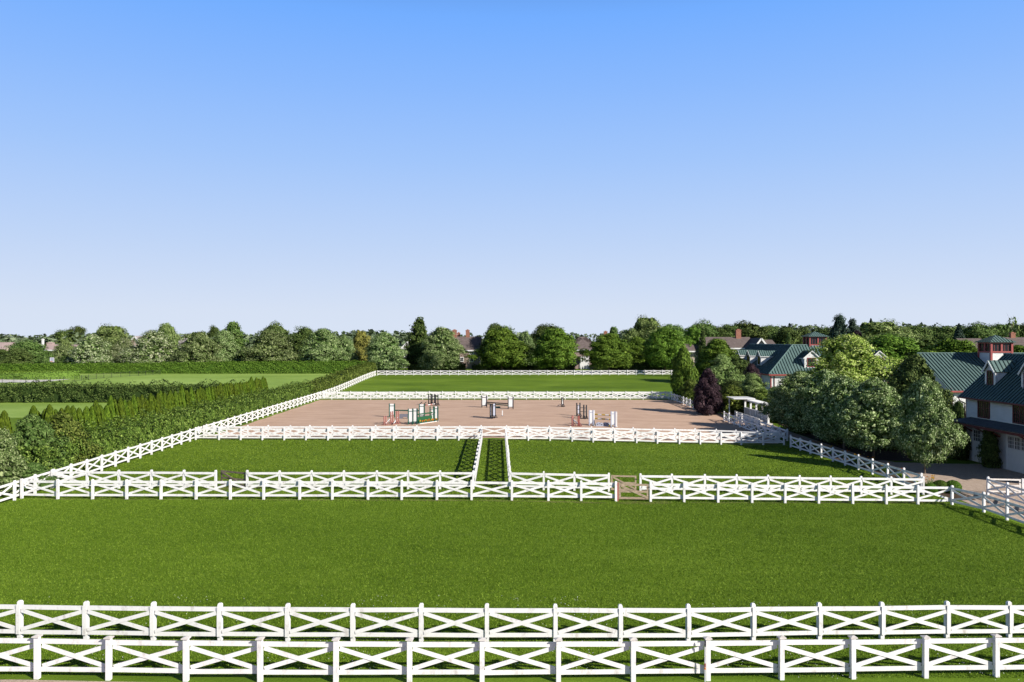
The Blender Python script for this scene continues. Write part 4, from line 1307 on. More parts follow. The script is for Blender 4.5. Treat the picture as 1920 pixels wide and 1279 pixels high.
hedge("clipped_hedge", "dark hedge behind the far white fence below the two left maples", [(-12, 238.5), (19, 239.0)], 2.0, 2.2, 0.4, 12, M['lf_dark'], 68, 0.25, 1.3)
hedge("clipped_hedge", "dark hedge behind the far white fence at its right end", [(28, 238.5), (64, 239.0)], 2.0, 2.6, 0.4, 12, M['lf_dark'], 69, 0.25, 1.3)
# separate shrubs at the near end of the left hedge
def sh(px, ytop, Y, wpx, kind, label):
    return tree("shrub", kind, px, ytop, Y, wpx, label, "shrub")
KIND['silverbush'] = ([np_mesh("crown", *crown(71, 20000, 0.03, prof='pyr', cb=0.0, K=90, cr=(.05, .1), lumps=.15), M['lf_sage'])], KIND['bush'][1])
reg('cedar', M['lf_yew'], (72,), 30000, 0.028, prof='column', cb=0.0, K=150, cr=(.045, .09), lumps=.15)
KIND['cedarbush'] = ([np_mesh("crown", *crown(73, 30000, 0.028, prof='dome', cb=0.0, K=150, cr=(.045, .09), lumps=.12), M['lf_mid'])], KIND['bush'][1])
sh(6, 806, 57.5, 92, 'silverbush', "silvery green shrub at the left picture edge")
sh(60, 779, 63, 116, 'cedarbush', "mid green layered shrub left of the dark glossy one")
sh(118, 776, 67, 100, 'darkbush', "dark glossy shrub at the near end of the tall hedge")
sh(60, 868, 58.5, 90, 'cedarbush', "low spreading green shrub behind the far left fence corner")
for px, yt, lb in ((63, 764, "pointed green conifer tip above the dark glossy shrub"), (8, 773, "small pointed conifer tip at the left picture edge"), (93, 762, "pointed conifer at the near end of the arborvitae row")):
    Y_ = 71.0
    X_ = at_depth(px, Y_)
    o = inst("arborvitae", AM[1], None, (X_, Y_, G(X_, Y_)), 1.0, (1.5, 1.5, zpix(yt, Y_) - G(X_, Y_)))
    tag(o, lb, "conifer")

# boxwood balls and daylilies at the corner of the driveway
def ball(seed, mt, n=9000, leaf=0.05):
    rng = np.random.default_rng(seed)
    d = rng.normal(0, 1, (n, 3))
    d /= np.linalg.norm(d, axis=1, keepdims=True)
    c = d * (0.5 * rng.uniform(0.88, 1.02, n))[:, None]
    c[:, 2] = c[:, 2] * 0.9 + 0.40
    c[:, 2] = np.maximum(c[:, 2], 0.0)
    v, f = quads(rng, c, d, leaf, 0.7, 0.5)
    return np_mesh("boxwood_ball", v, f, mt)
BM = ball(80, M['lf_hedge_bright'])
for px, py, w_, lb in ((1763, 924, 1.15, "clipped round boxwood, middle of the three by the fence corner"), (1787, 925.5, 1.2, "clipped round boxwood nearest the corner post"), (1745, 927, 1.0, "small clipped boxwood behind the fence, left of the other two")):
    p = og(px, py)
    tag(inst("boxwood_ball", BM, None, (p[0], p[1], G(*p)), px, (w_, w_, w_)), lb, "shrub")
def lily(p, label, seed, col='orange'):
    rg = random.Random(seed)
    r = empty("daylily", (p[0], p[1], G(*p)), label, "flower", "daylilies along the right fence")
    b = MB()
    for k in range(46):
        a = rg.uniform(0, 6.28)
        l_ = rg.uniform(.3, .62)
        o_ = Vector((rg.uniform(-.25, .25), rg.uniform(-.25, .25), 0))
        p1 = o_ + Vector((math.cos(a) * l_ * .35, math.sin(a) * l_ * .35, l_ * .75))
        p2 = o_ + Vector((math.cos(a) * l_ * .85, math.sin(a) * l_ * .85, l_ * .62))
        s = Vector((-math.sin(a), math.cos(a), 0)) * .02
        b.add([o_ - s, o_ + s, p1 + s, p1 - s, p2], [(0, 1, 2, 3), (3, 2, 4)], M['lf_hedge_bright'])
    b.build("leaves", r)
    for k in range(9):
        c = Vector((rg.uniform(-.35, .35), rg.uniform(-.35, .35), rg.uniform(.6, .85)))
        b = MB()
        b.tube((c.x * .5, c.y * .5, 0), c, .006, .005, M['lf_hedge_bright'], 4)
        for j in range(6):
            a = j * 1.047
            q = c + Vector((math.cos(a) * .10, math.sin(a) * .10, .06))
            s = Vector((-math.sin(a), math.cos(a), 0)) * .035
            b.add([c, c.lerp(q, .6) + s, q, c.lerp(q, .6) - s], [(0, 1, 2, 3)], M[col if (k + seed) % 3 else 'flower_yellow'])
        b.build("bloom", r)
lp = [(1738, 915, "orange daylily clump beside the clipped boxwoods"), (1746, 911, "yellow daylily clump right of the white corner post"), (1690, 897, "orange daylilies just before the nearest silvery tree"), (1660, 886, "orange daylilies behind the right side fence, left of the nearest silvery tree"),
      (1632, 874, "yellow daylilies behind the middle of the right side fence"), (1608, 868, "orange daylilies below the fourth silvery tree"), (1586, 860, "orange daylilies behind the fence under the middle silvery tree"), (1556, 851, "yellow daylilies behind the fence near the far silvery trees"),
      (1530, 842, "orange daylilies nearest the arena corner")]
for k, (px, py, lb) in enumerate(lp):
    p = og(px, py)
    lily((max(p[0], Gx(p[1]) + 0.7), p[1]), lb, k + 3, 'orange' if k % 2 == 0 else 'flower_yellow')

# far wood on the horizon
def woodland():
    rng = np.random.default_rng(90)
    cs, hs, ws = [], [], []
    for Yb, k in ((340, 70), (420, 90), (520, 110)):
        for i_ in range(k):
            X_ = rng.uniform(-0.72, 0.72) * Yb
            Y_ = Yb + rng.uniform(-25, 25)
            pxx = CX + X_ * F / Y_
            ytop = np.interp(pxx, [0, 60, 150, 300, 450, 600, 700, 900, 1060, 1160, 1250, 1350, 1920], [628, 629, 624, 628, 627, 624, 622, 626, 627, 625, 615, 611, 610]) + rng.uniform(-1.5, 6)
            top = CH - (ytop - HZ) * Y_ / F
            cs.append((X_, Y_))
            hs.append(top - 1.5)
            ws.append(rng.uniform(10, 20))
    cs, hs, ws = np.array(cs), np.array(hs), np.array(ws)
    n = 95000
    k = rng.choice(len(hs), n)
    d = rng.normal(0, 1, (n, 3))
    d /= np.linalg.norm(d, axis=1, keepdims=True)
    d[:, 2] = np.abs(d[:, 2])
    lob = 1 + 0.14 * np.sin(d[:, 0] * 9 + k) * np.sin(d[:, 2] * 8 + k * 2)
    c = np.empty((n, 3))
    c[:, 0] = cs[k, 0] + d[:, 0] * ws[k] * 0.62 * lob
    c[:, 1] = cs[k, 1] + d[:, 1] * ws[k] * 0.5 * lob
    c[:, 2] = 1.5 + d[:, 2] ** 0.8 * hs[k] * lob * 0.96
    v, f = quads(rng, c, d + np.array([0, 0, .3]), 1.9, 0.7, 0.5)
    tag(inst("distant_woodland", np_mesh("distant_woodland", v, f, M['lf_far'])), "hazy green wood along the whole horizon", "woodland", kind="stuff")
woodland()

# ------------------------------------------------------------------ building helpers
def seam_roof(parent, org, pts, nrm, along, mt='metal', rib='seam', pitch=0.5, thick=0.12, name="roof", ribs=True, ribh=0.07):
    """slab roof plane with standing seams running up the slope"""
    b = MB()
    nrm = Vector(nrm).normalized()
    b.poly(pts, M[mt], thick, nrm)
    if ribs:
        v = Vector(along).normalized()
        u = nrm.cross(v).normalized()
        o0 = Vector(pts[0])
        P2 = [((Vector(p) - o0).dot(v), (Vector(p) - o0).dot(u)) for p in pts]
        lo, hi = min(p[0] for p in P2), max(p[0] for p in P2)
        k = lo + pitch * 0.5
        while k < hi:
            xs = []
            for i_ in range(len(P2)):
                (a0, b0), (a1, b1) = P2[i_], P2[(i_ + 1) % len(P2)]
                if (a0 - k) * (a1 - k) < 0:
                    xs.append(b0 + (b1 - b0) * (k - a0) / (a1 - a0))
            if len(xs) >= 2 and max(xs) - min(xs) > 0.15:
                s, e = o0 + v * k + u * min(xs), o0 + v * k + u * max(xs)
                b.obox((s + e) / 2 + nrm * (ribh / 2 + 0.002), (e - s) / 2, v * 0.03, nrm * ribh / 2, M[rib])
            k += pitch
    return b.build(name, parent, origin=org)

def window(parent, org, c, r, n, w, h, nx=2, ny=2, fm='white', fw=0.1, label=None, dbl=False):
    """c: centre on the wall face; r: unit along wall; n: outward unit"""
    c, r, n = Vector(c), Vector(r), Vector(n)
    up = Vector((0, 0, 1))
    b = MB()
    for sx in (-1, 1):
        b.obox(c + r * sx * (w / 2 - fw / 2) + n * .04, r * fw / 2, n * .04, up * (h / 2), M[fm])
    for sz in (-1, 1):
        b.obox(c + up * sz * (h / 2 - fw / 2) + n * .04, r * (w / 2 - fw), n * .04, up * fw / 2, M[fm])
    for i_ in range(1, nx):
        b.obox(c + r * (-w / 2 + fw + (w - 2 * fw) * i_ / nx) + n * .03, r * (0.02 if not (dbl and i_ * 2 == nx) else .06), n * .02, up * (h / 2 - fw), M[fm])
    for i_ in range(1, ny):
        b.obox(c + up * (-h / 2 + fw + (h - 2 * fw) * i_ / ny) + n * .031, r * (w / 2 - fw), n * .018, up * .02, M[fm])
    f = b.build("window", parent, origin=org)
    b = MB()
    b.obox(c + n * .012, r * (w / 2 - fw), n * .008, up * (h / 2 - fw), M['glass'])
    b.build("pane", f, origin=org)
    if label: f['label'] = label
    return f

def wall_poly(b, base, mt):
    pass

# ---- near barn at the right edge (faces the arena, wall plane x = 46.2)
def near_barn():
    x0, x1, y0, y1 = 46.2, 54.6, 63.5, 80.2
    xr = 50.3
    ze, zr = 5.85, 9.6
    org = Vector((x0, y1, G(x0, y1)))
    zb = -1.3
    B = empty("barn", org, "white clapboard barn with dark green metal roof at the right edge", "barn", "white barns with green metal roofs")
    b = MB()
    b.box(x0, x1, y0, y1, zb, ze, M['clap'])
    # gable triangles
    for yy, s in ((y0, -1), (y1, 1)):
        b.poly([(x0, yy, ze), (x1, yy, ze), (xr, yy, zr - .15)] if s < 0 else [(x1, yy, ze), (x0, yy, ze), (xr, yy, zr - .15)], M['clap'])
    b.build("wall", B, origin=org)
    sl_ = (zr - ze) / (xr - x0)
    ev = 0.6
    pw = [(x0 - ev, y0 - .5, ze - ev * sl_), (xr, y0 - .5, zr), (xr, y1 + .4, zr), (x0 - ev, y1 + .4, ze - ev * sl_)]
    seam_roof(B, org, [pw[3], pw[0], pw[1], pw[2]], (-sl_, 0, 1), (0, 1, 0))
    se = (zr - ze) / (x1 - xr)
    pe_ = [(x1 + ev, y0 - .5, ze - ev * se), (x1 + ev, y1 + .4, ze - ev * se), (xr, y1 + .4, zr), (xr, y0 - .5, zr)]
    seam_roof(B, org, pe_, (se, 0, 1), (0, 1, 0))
    b = MB(); b.tube((xr, y0 - .5, zr + .03), (xr, y1 + .4, zr + .03), .09, .09, M['metal'], 8); b.build("ridge_cap", B, origin=org)
    gx = x0 - ev - .06
    gzz = ze - ev * sl_ - .06
    b = MB(); b.box(gx - .07, gx + .07, y0 - .5, y1 + .45, gzz - .08, gzz + .06, M['darkred']); b.build("gutter", B, origin=org)
    b = MB()
    b.tube((gx, y1 + .25, gzz), (gx + .15, y1 + .25, gzz - .35), .05, .05, M['darkred'], 8)
    b.tube((gx + .15, y1 + .25, gzz - .35), (x0 - .08, y1 + .1, gzz - .6), .05, .05, M['darkred'], 8)
    b.tube((x0 - .08, y1 + .1, gzz - .6), (x0 - .08, y1 + .1, zb), .05, .05, M['darkred'], 8)
    b.build("downpipe", B, origin=org)
    b = MB(); b.box(x0 - .03, x0 + .1, y1 - .02, y1 + .03, zb, ze, M['red']); b.build("corner_board", B, origin=org)
    n, r = (-1, 0, 0), (0, -1, 0)
    for yc in (77.15, 71.7, 66.3):
        window(B, org, (x0, yc, 4.38), r, n, 1.95, 1.95, 6, 2, 'darkred', .12, dbl=True)
    # pent roof
    pz0, pz1, px1 = 3.32, 2.92, 44.5
    b = MB()
    b.poly([(px1, y1 + .35, pz1), (px1, y0 - .3, pz1), (x0, y0 - .3, pz0), (x0, y1 - .9, pz0)], M['asph_shingle'], .08, (-.25, 0, 1))
    b.build("porch_roof", B, origin=org)
    b = MB(); b.box(px1 - .04, px1 + .02, y0 - .3, y1 + .35, pz1 - .32, pz1 - .09, M['darkred']); b.build("fascia", B, origin=org)
    b = MB(); b.box(x0 - .03, x0 - .002, y0, y1 - .9, pz0 + .01, pz0 + .16, M['white']); b.build("apron_board", B, origin=org)
    for yc in (79.0, 76.6, 74.6, 70.0, 66.2):
        b = MB(); b.beam((x0, yc, 1.9), (px1 + .25, yc, 2.68), .12, .1, M['darkred']); b.build("bracket", B, origin=org)
    # doors
    def door(y_a, y_b, zt, lites, nm):
        zg = G(x0, (y_a + y_b) / 2) + 0.05
        w_ = abs(y_a - y_b)
        yc = (y_a + y_b) / 2
        b = MB()
        b.box(x0 - .05, x0 - .003, yc - w_ / 2, yc + w_ / 2, zg, zt, M['white'])
        for sy in (-1, 1):
            b.box(x0 - .09, x0 - .052, yc + sy * (w_ / 2 - .06) - .06, yc + sy * (w_ / 2 - .06) + .06, zg, zt, M['white'])
        b.box(x0 - .085, x0 - .052, yc - w_ / 2 + .12, yc + w_ / 2 - .12, zg + 1.25, zg + 1.4, M['white'])
        d_ = b.build(nm, B, origin=org)
        for c_ in lites:
            cw = (w_ - .36) / len(lites) if len(lites) > 1 else w_ - .42
            window(d_, org, (x0 - .05, yc + c_, zt - .85), r, n, cw - .08, 1.15, 4, 3, 'white', .05)
    door(79.0, 77.25, 2.42, [0], "door")
    door(73.6, 69.2, 2.45, [1.42, .47, -.47, -1.42], "garage_door")
    door(66.8, 64.4, 2.45, [.6, -.6], "garage_door")
    # dormers
    for yc, lb in ((77.6, "dormer nearest the far gable end"), (72.0, "dormer cut by the picture edge"), (66.4, None)):
        D = empty("dormer", (0, 0, 0))
        D.parent = B
        xf = 47.1
        z0, z1, za = 6.45, 8.2, 9.05
        w_ = 1.5
        zs = lambda x: ze + (x - x0) * sl_
        b = MB()
        xb = x0 + (z1 - ze) / sl_
        b.add([(xf, yc - w_ / 2, z0), (xf, yc + w_ / 2, z0), (xf, yc + w_ / 2, z1), (xf, yc - w_ / 2, z1), (xb + .1, yc - w_ / 2, z1), (xb + .1, yc + w_ / 2, z1), (xf, yc, za - .08)],
              [(0, 3, 2, 1), (3, 6, 2), (0, 4, 3), (1, 2, 5)], M['clap'])
        b.add([(xf, yc - w_ / 2, z0), (xf, yc + w_ / 2, z0), (xf + .8, yc + w_ / 2, z0), (xf + .8, yc - w_ / 2, z0)], [(0, 1, 2, 3)], M['clap'])
        for sy in (-1, 1):
            b.box(xf - .04, xf + .02, yc + sy * w_ / 2 - .09, yc + sy * w_ / 2 + .09, z0 - .05, z1, M['white'])
        b.box(xf - .045, xf - .005, yc - w_ / 2 + .09, yc + w_ / 2 - .09, z0 - .05, z0 + .12, M['white'])
        b.build("dormer_wall", D, origin=org)
        for sy in (-1, 1):
            ex_ = w_ / 2 + .22
            dz = (za - z1) / (w_ / 2) * .22
            xbb = x0 + (za - ze) / sl_ + .1
            q = [(xf - .25, yc + sy * ex_, z1 - dz), (xb - .05, yc + sy * ex_, z1 - dz), (xbb, yc, za), (xf - .25, yc, za)]
            if sy > 0: q = q[::-1]
            seam_roof(D, org, q, (0, sy * (za - z1), w_ / 2), (1, 0, 0), pitch=.42, thick=.07, name="dormer_roof", ribh=.05)
            b = MB(); b.beam((xf - .27, yc + sy * ex_, z1 - dz - .08), (xf - .27, yc, za - .08), .16, .05, M['white']); b.build("rake_board", D, origin=org)
        window(D, org, (xf, yc, (z0 + z1) / 2 + .02), r, n, .95, 1.45, 2, 2, 'darkred', .07)
        D.location = (0, 0, 0)
near_barn()

# creeper clumps on the near barn wall
def creeper(y, w_, h_, label):
    v, f = crown(int(y * 10), 9000, 0.05, prof='column', cb=0, K=60, cr=(.1, .18), lumps=.15)
    z0 = G(45.8, y)
    o = inst("climbing_shrub", np_mesh("climbing_shrub", v, f, M['lf_dark']), None, (45.4, y, z0), 0, (1.7, w_, h_))
    tag(o, label, "shrub")
creeper(74.9, 2.1, 4.0, "dark column-shaped shrub between the two white barn doors")
creeper(80.2, 2.6, 4.2, "dark shrub at the far corner of the near barn, left of its small door")

# ---- cupola
def cupola(B, org, xc, yc, zb, ze, za, w_, red_z, ov=.45):
    up = Vector((0, 0, 1))
    b = MB(); b.box(xc - w_ / 2, xc + w_ / 2, yc - w_ / 2, yc + w_ / 2, zb, red_z, M['clap']); c = b.build("cupola", B, origin=org)
    b = MB()
    h = w_ / 2
    for sx in (-1, 1):
        for sy in (-1, 1):
            b.box(xc + sx * h - .14, xc + sx * h + .14, yc + sy * h - .14, yc + sy * h + .14, zb + .05, ze, M['red'])
    for sx, sy in ((0, -1), (0, 1), (1, 0), (-1, 0)):
        cx, cy = xc + sx * h, yc + sy * h
        ex_, ey_ = (h - .14, .1) if sx == 0 else (.1, h - .14)
        b.box(cx - ex_, cx + ex_, cy - ey_, cy + ey_, red_z, red_z + .22, M['red'])
        b.box(cx - ex_, cx + ex_, cy - ey_, cy + ey_, ze - .2, ze - .002, M['red'])
        mx_, my_ = (.14, .1) if sx == 0 else (.1, .14)
        b.box(cx - mx_, cx + mx_, cy - my_, cy + my_, red_z + .22, ze - .2, M['red'])
    b.build("cupola_frame", c, origin=org)
    hh = ze - red_z - .42
    for (n, r) in (((0, -1, 0), (1, 0, 0)), ((-1, 0, 0), (0, 1, 0)), ((0, 1, 0), (1, 0, 0)), ((1, 0, 0), (0, 1, 0))):
        for s in (-1, 1):
            cc = Vector((xc, yc, red_z + .22 + hh / 2)) + Vector(n) * (h - .06) + Vector(r) * s * (h / 2)
            b = MB()
            r_, n_ = Vector(r), Vector(n)
            b.obox(cc, r_ * (h / 2 - .08), n_ * .01, up * hh / 2, M['glass'])
            for q in (-.33, 0.33):
                b.obox(cc + r_ * q * (h / 2) + n_ * .02, r_ * .02, n_ * .01, up * hh / 2, M['red'])
            b.build("cupola_window", c, origin=org)
    e = h + ov
    for k in range(4):
        a = k * math.pi / 2
        rot = lambda x, y: (xc + x * math.cos(a) - y * math.sin(a), yc + x * math.sin(a) + y * math.cos(a))
        p1, p2 = rot(-e, -e), rot(e, -e)
        nr = rot(0, -1)
        nrm = (nr[0] - xc, nr[1] - yc)
        al = (p2[0] - p1[0], p2[1] - p1[1], 0)
        t_ = (za - ze)
        seam_roof(c, org, [(p1[0], p1[1], ze), (p2[0], p2[1], ze), (xc, yc, za)], (nrm[0] * t_, nrm[1] * t_, e), al, pitch=.45, thick=.06, name="cupola_roof", ribh=.05)
    return c

# ---- middle barn with the wide light green roof
def mid_barn():
    X0, X1, Y0, Y1 = 61.6, 92, 110.5, 127.5
    s_e = 13.4
    zr, ze = 9.05, 4.3
    yr = 119
    org = Vector((X0, Y0, G(X0, Y0)))
    B = empty("barn", org, "white barn behind the near one, broad light green roof with red cupola", "barn", "white barns with green metal roofs")
    b = MB()
    b.box(X0, X1, Y0, Y1, -1.2, ze, M['clap'])
    b.poly([(X0, Y1, ze), (X0, Y0, ze), (X0, yr, zr - .1)], M['clap'])
    b.build("wall", B, origin=org)
    sl_ = (zr - ze) / (yr - Y0)
    ev = .5
    seam_roof(B, org, [(X0 - .45, Y0 - ev, ze - ev * sl_), (X1, Y0 - ev, ze - ev * sl_), (X1, yr, zr), (X0 - .45, yr, zr)], (0, -sl_, 1), (1, 0, 0), pitch=.52, ribh=.09)
    seam_roof(B, org, [(X1, Y1 + ev, ze - ev * sl_), (X0 - .45, Y1 + ev, ze - ev * sl_), (X0 - .45, yr, zr), (X1, yr, zr)], (0, sl_, 1), (1, 0, 0), pitch=.52, ribs=False)
    b = MB(); b.tube((X0 - .45, yr, zr + .04), (X1, yr, zr + .04), .1, .1, M['metal'], 8); b.build("ridge_cap", B, origin=org)
    b = MB(); b.box(X0 - .45, X1, Y0 - ev - .16, Y0 - ev - .02, ze - ev * sl_ - .26, ze - ev * sl_ - .04, M['red']); b.build("gutter", B, origin=org)
    b = MB(); b.tube((X0 - .1, Y0 - .5, ze - .4), (X0 + .1, Y0 - .08, ze - .8), .06, .06, M['darkred'], 8); b.tube((X0 + .1, Y0 - .08, ze - .8), (X0 + .1, Y0 - .08, -1), .06, .06, M['darkred'], 8); b.build("downpipe", B, origin=org)
    b = MB(); b.box(X0 - .06, X0 + .12, Y0 - .04, Y0 + .1, -1.2, ze, M['red']); b.build("corner_board", B, origin=org)
    window(B, org, (X0 + 2.8, Y0, 2.6), (1, 0, 0), (0, -1, 0), 1.1, 1.5, 2, 2, 'red', .1)
    # south-east wing carrying the cupola, with its hip roof
    cx = at_depth(1878.5, 114.8)
    cupola(B, org, cx, 116.4, 6.2, zpix(641.5, 114.8), zpix(628, 116.4), 3.0, zpix(661.5, 114.8))
    return B
mid_barn()

# ---- centre barn (L-shaped, hip roof)
def centre_barn():
    X0, X1, Y0, Y1 = 53.4, 82.4, 162.6, 176.4
    ze, zr = 4.55, 10.0
    h_ = 6.9
    org = Vector((X0, Y0, G(X0, Y0)))
    B = empty("barn", org, "white barn with green hip roof, dormers and a red cupola beyond the lime tree", "barn", "white barns with green metal roofs")
    Yb = 200
    b = MB()
    b.box(X0, X1, Y0, Y1, -0.5, ze, M['clap'])
    b.box(X0, X0 + 2 * h_, Y1 + .003, Yb, -0.5, ze, M['clap'])
    b.build("wall", B, origin=org)
    ev = .6
    k = (zr - ze) / h_
    E0 = ze - ev * k
    xr, yr = X0 + h_, Y0 + h_
    seam_roof(B, org, [(X0 - ev, Y0 - ev, E0), (X1 + ev, Y0 - ev, E0), (X1 - h_, yr, zr), (xr, yr, zr)], (0, -k, 1), (1, 0, 0), pitch=.62, ribh=.1)
    seam_roof(B, org, [(X0 - ev, Yb, E0), (X0 - ev, Y0 - ev, E0), (xr, yr, zr), (xr, Yb, zr)], (-k, 0, 1), (0, 1, 0), pitch=.62, ribh=.06)
    seam_roof(B, org, [(X1 + ev, Y0 - ev, E0), (X1 + ev, Y1 + ev, E0), (X1 - h_, yr, zr)], (k, 0, 1), (0, 1, 0), pitch=.62)
    seam_roof(B, org, [(X1 + ev, Y1 + ev, E0), (X0 + 2 * h_, Y1 + ev, E0), (xr, yr, zr), (X1 - h_, yr, zr)], (0, k, 1), (1, 0, 0), ribs=False)
    seam_roof(B, org, [(X0 + 2 * h_ + ev, Y1 + ev, E0), (X0 + 2 * h_ + ev, Yb, E0), (xr, Yb, zr), (xr, yr, zr)], (k, 0, 1), (0, 1, 0), ribs=False)
    b = MB()
    for p, q in (((xr, yr, zr), (X1 - h_, yr, zr)), ((xr, yr, zr), (xr, Yb, zr)), ((xr, yr, zr), (X0 - ev, Y0 - ev, E0)), ((X1 - h_, yr, zr), (X1 + ev, Y0 - ev, E0))):
        b.tube(Vector(p) + Vector((0, 0, .04)), Vector(q) + Vector((0, 0, .04)), .13, .13, M['metal'], 8)
    b.build("ridge_cap", B, origin=org)
    b = MB(); b.box(X0 - ev, X1 + ev, Y0 - ev - .14, Y0 - ev - .01, E0 - .3, E0 - .05, M['red']); b.box(X0 - ev - .14, X0 - ev - .01, Y0 - ev, Yb, E0 - .3, E0 - .05, M['red']); b.build("gutter", B, origin=org)
    b = MB(); b.box(X0 - .08, X0 + .14, Y0 - .05, Y0 + .15, -.5, ze - .3, M['red']); b.tube((X0 + .7, Y0 - .1, ze - .3), (X0 + .7, Y0 - .1, -.5), .07, .07, M['darkred'], 8); b.build("corner_board", B, origin=org)
    b = MB(); b.box(X0, X1, Y0 - .05, Y0 - .004, ze - .55, ze - .25, M['white']); b.build("frieze", B, origin=org)
    for xx in (5.9, 10.5, 15.5, 20, 25):
        window(B, org, (X0 + xx, Y0, 1.9), (1, 0, 0), (0, -1, 0), 2.0, 2.6, 3, 2, 'red', .16)
    def dorm(axis, c, f_, z0, z1, za, w_, win='red'):
        D = empty("dormer", (0, 0, 0))
        D.parent = B
        if axis == 'x':      # faces -X; c = y centre, f_ = x of face
            P = lambda u, v, z: (f_ + u, c + v, z)
            n, r = (-1, 0, 0), (0, -1, 0)
            run = lambda z: X0 + (z - ze) / k - f_
        else:                # faces -Y; c = x centre, f_ = y of face
            P = lambda u, v, z: (c + v, f_ + u, z)
            n, r = (0, -1, 0), (1, 0, 0)
            run = lambda z: Y0 + (z - ze) / k - f_
        h2 = w_ / 2
        b = MB()
        ub = run(z1) + .1
        b.add([P(0, -h2, z0), P(0, h2, z0), P(0, h2, z1), P(0, -h2, z1), P(ub, -h2, z1), P(ub, h2, z1), P(0, 0, za - .1)], [(0, 3, 2, 1), (3, 6, 2), (0, 4, 3), (1, 2, 5)], M['clap'])
        b.build("dormer_wall", D, origin=org)
        for s in (-1, 1):
            ex_ = h2 + .3
            dz = (za - z1) / h2 * .3
            q = [P(-.2, s * ex_, z1 - dz), P(run(z1 - dz), s * ex_, z1 - dz), P(run(za) + .1, 0, za), P(-.2, 0, za)]
            nn = Vector(P(0, s, 0)) - Vector(P(0, 0, 0))
            nn = Vector((nn.x * (za - z1), nn.y * (za - z1), h2))
            al = Vector(P(1, 0, 0)) - Vector(P(0, 0, 0))
            seam_roof(D, org, q, nn, al, pitch=.5, thick=.1, name="dormer_roof", ribh=.07)
            b = MB(); b.beam(P(-.23, s * ex_, z1 - dz - .1), P(-.23, 0, za - .1), .18, .06, M['white']); b.beam(P(-.3, s * (ex_ - .03), z1 - dz - .1), P(run(z1 - dz) - .1, s * (ex_ - .03), z1 - dz - .1), .14, .05, M['white']); b.build("rake_board", D, origin=org)
        window(D, org, P(0, 0, (z0 + z1) / 2), r, n, w_ * .62, (z1 - z0) * .82, 2, 2, win, .1)
    for yc in (173.6, 181.4, 189.2):
        dorm('x', yc, X0 + 1.0, 5.5, 7.75, 8.75, 2.6, 'darkred')
    for xc in (62.2, 76.2):
        dorm('y', xc, Y0 + 1.0, 5.3, 7.6, 8.9, 3.0)
    cupola(B, org, at_depth(1528.5, 170) + .3, 171, 9.2, 11.85, 12.95, 3.5, 9.95, .55)
centre_barn()

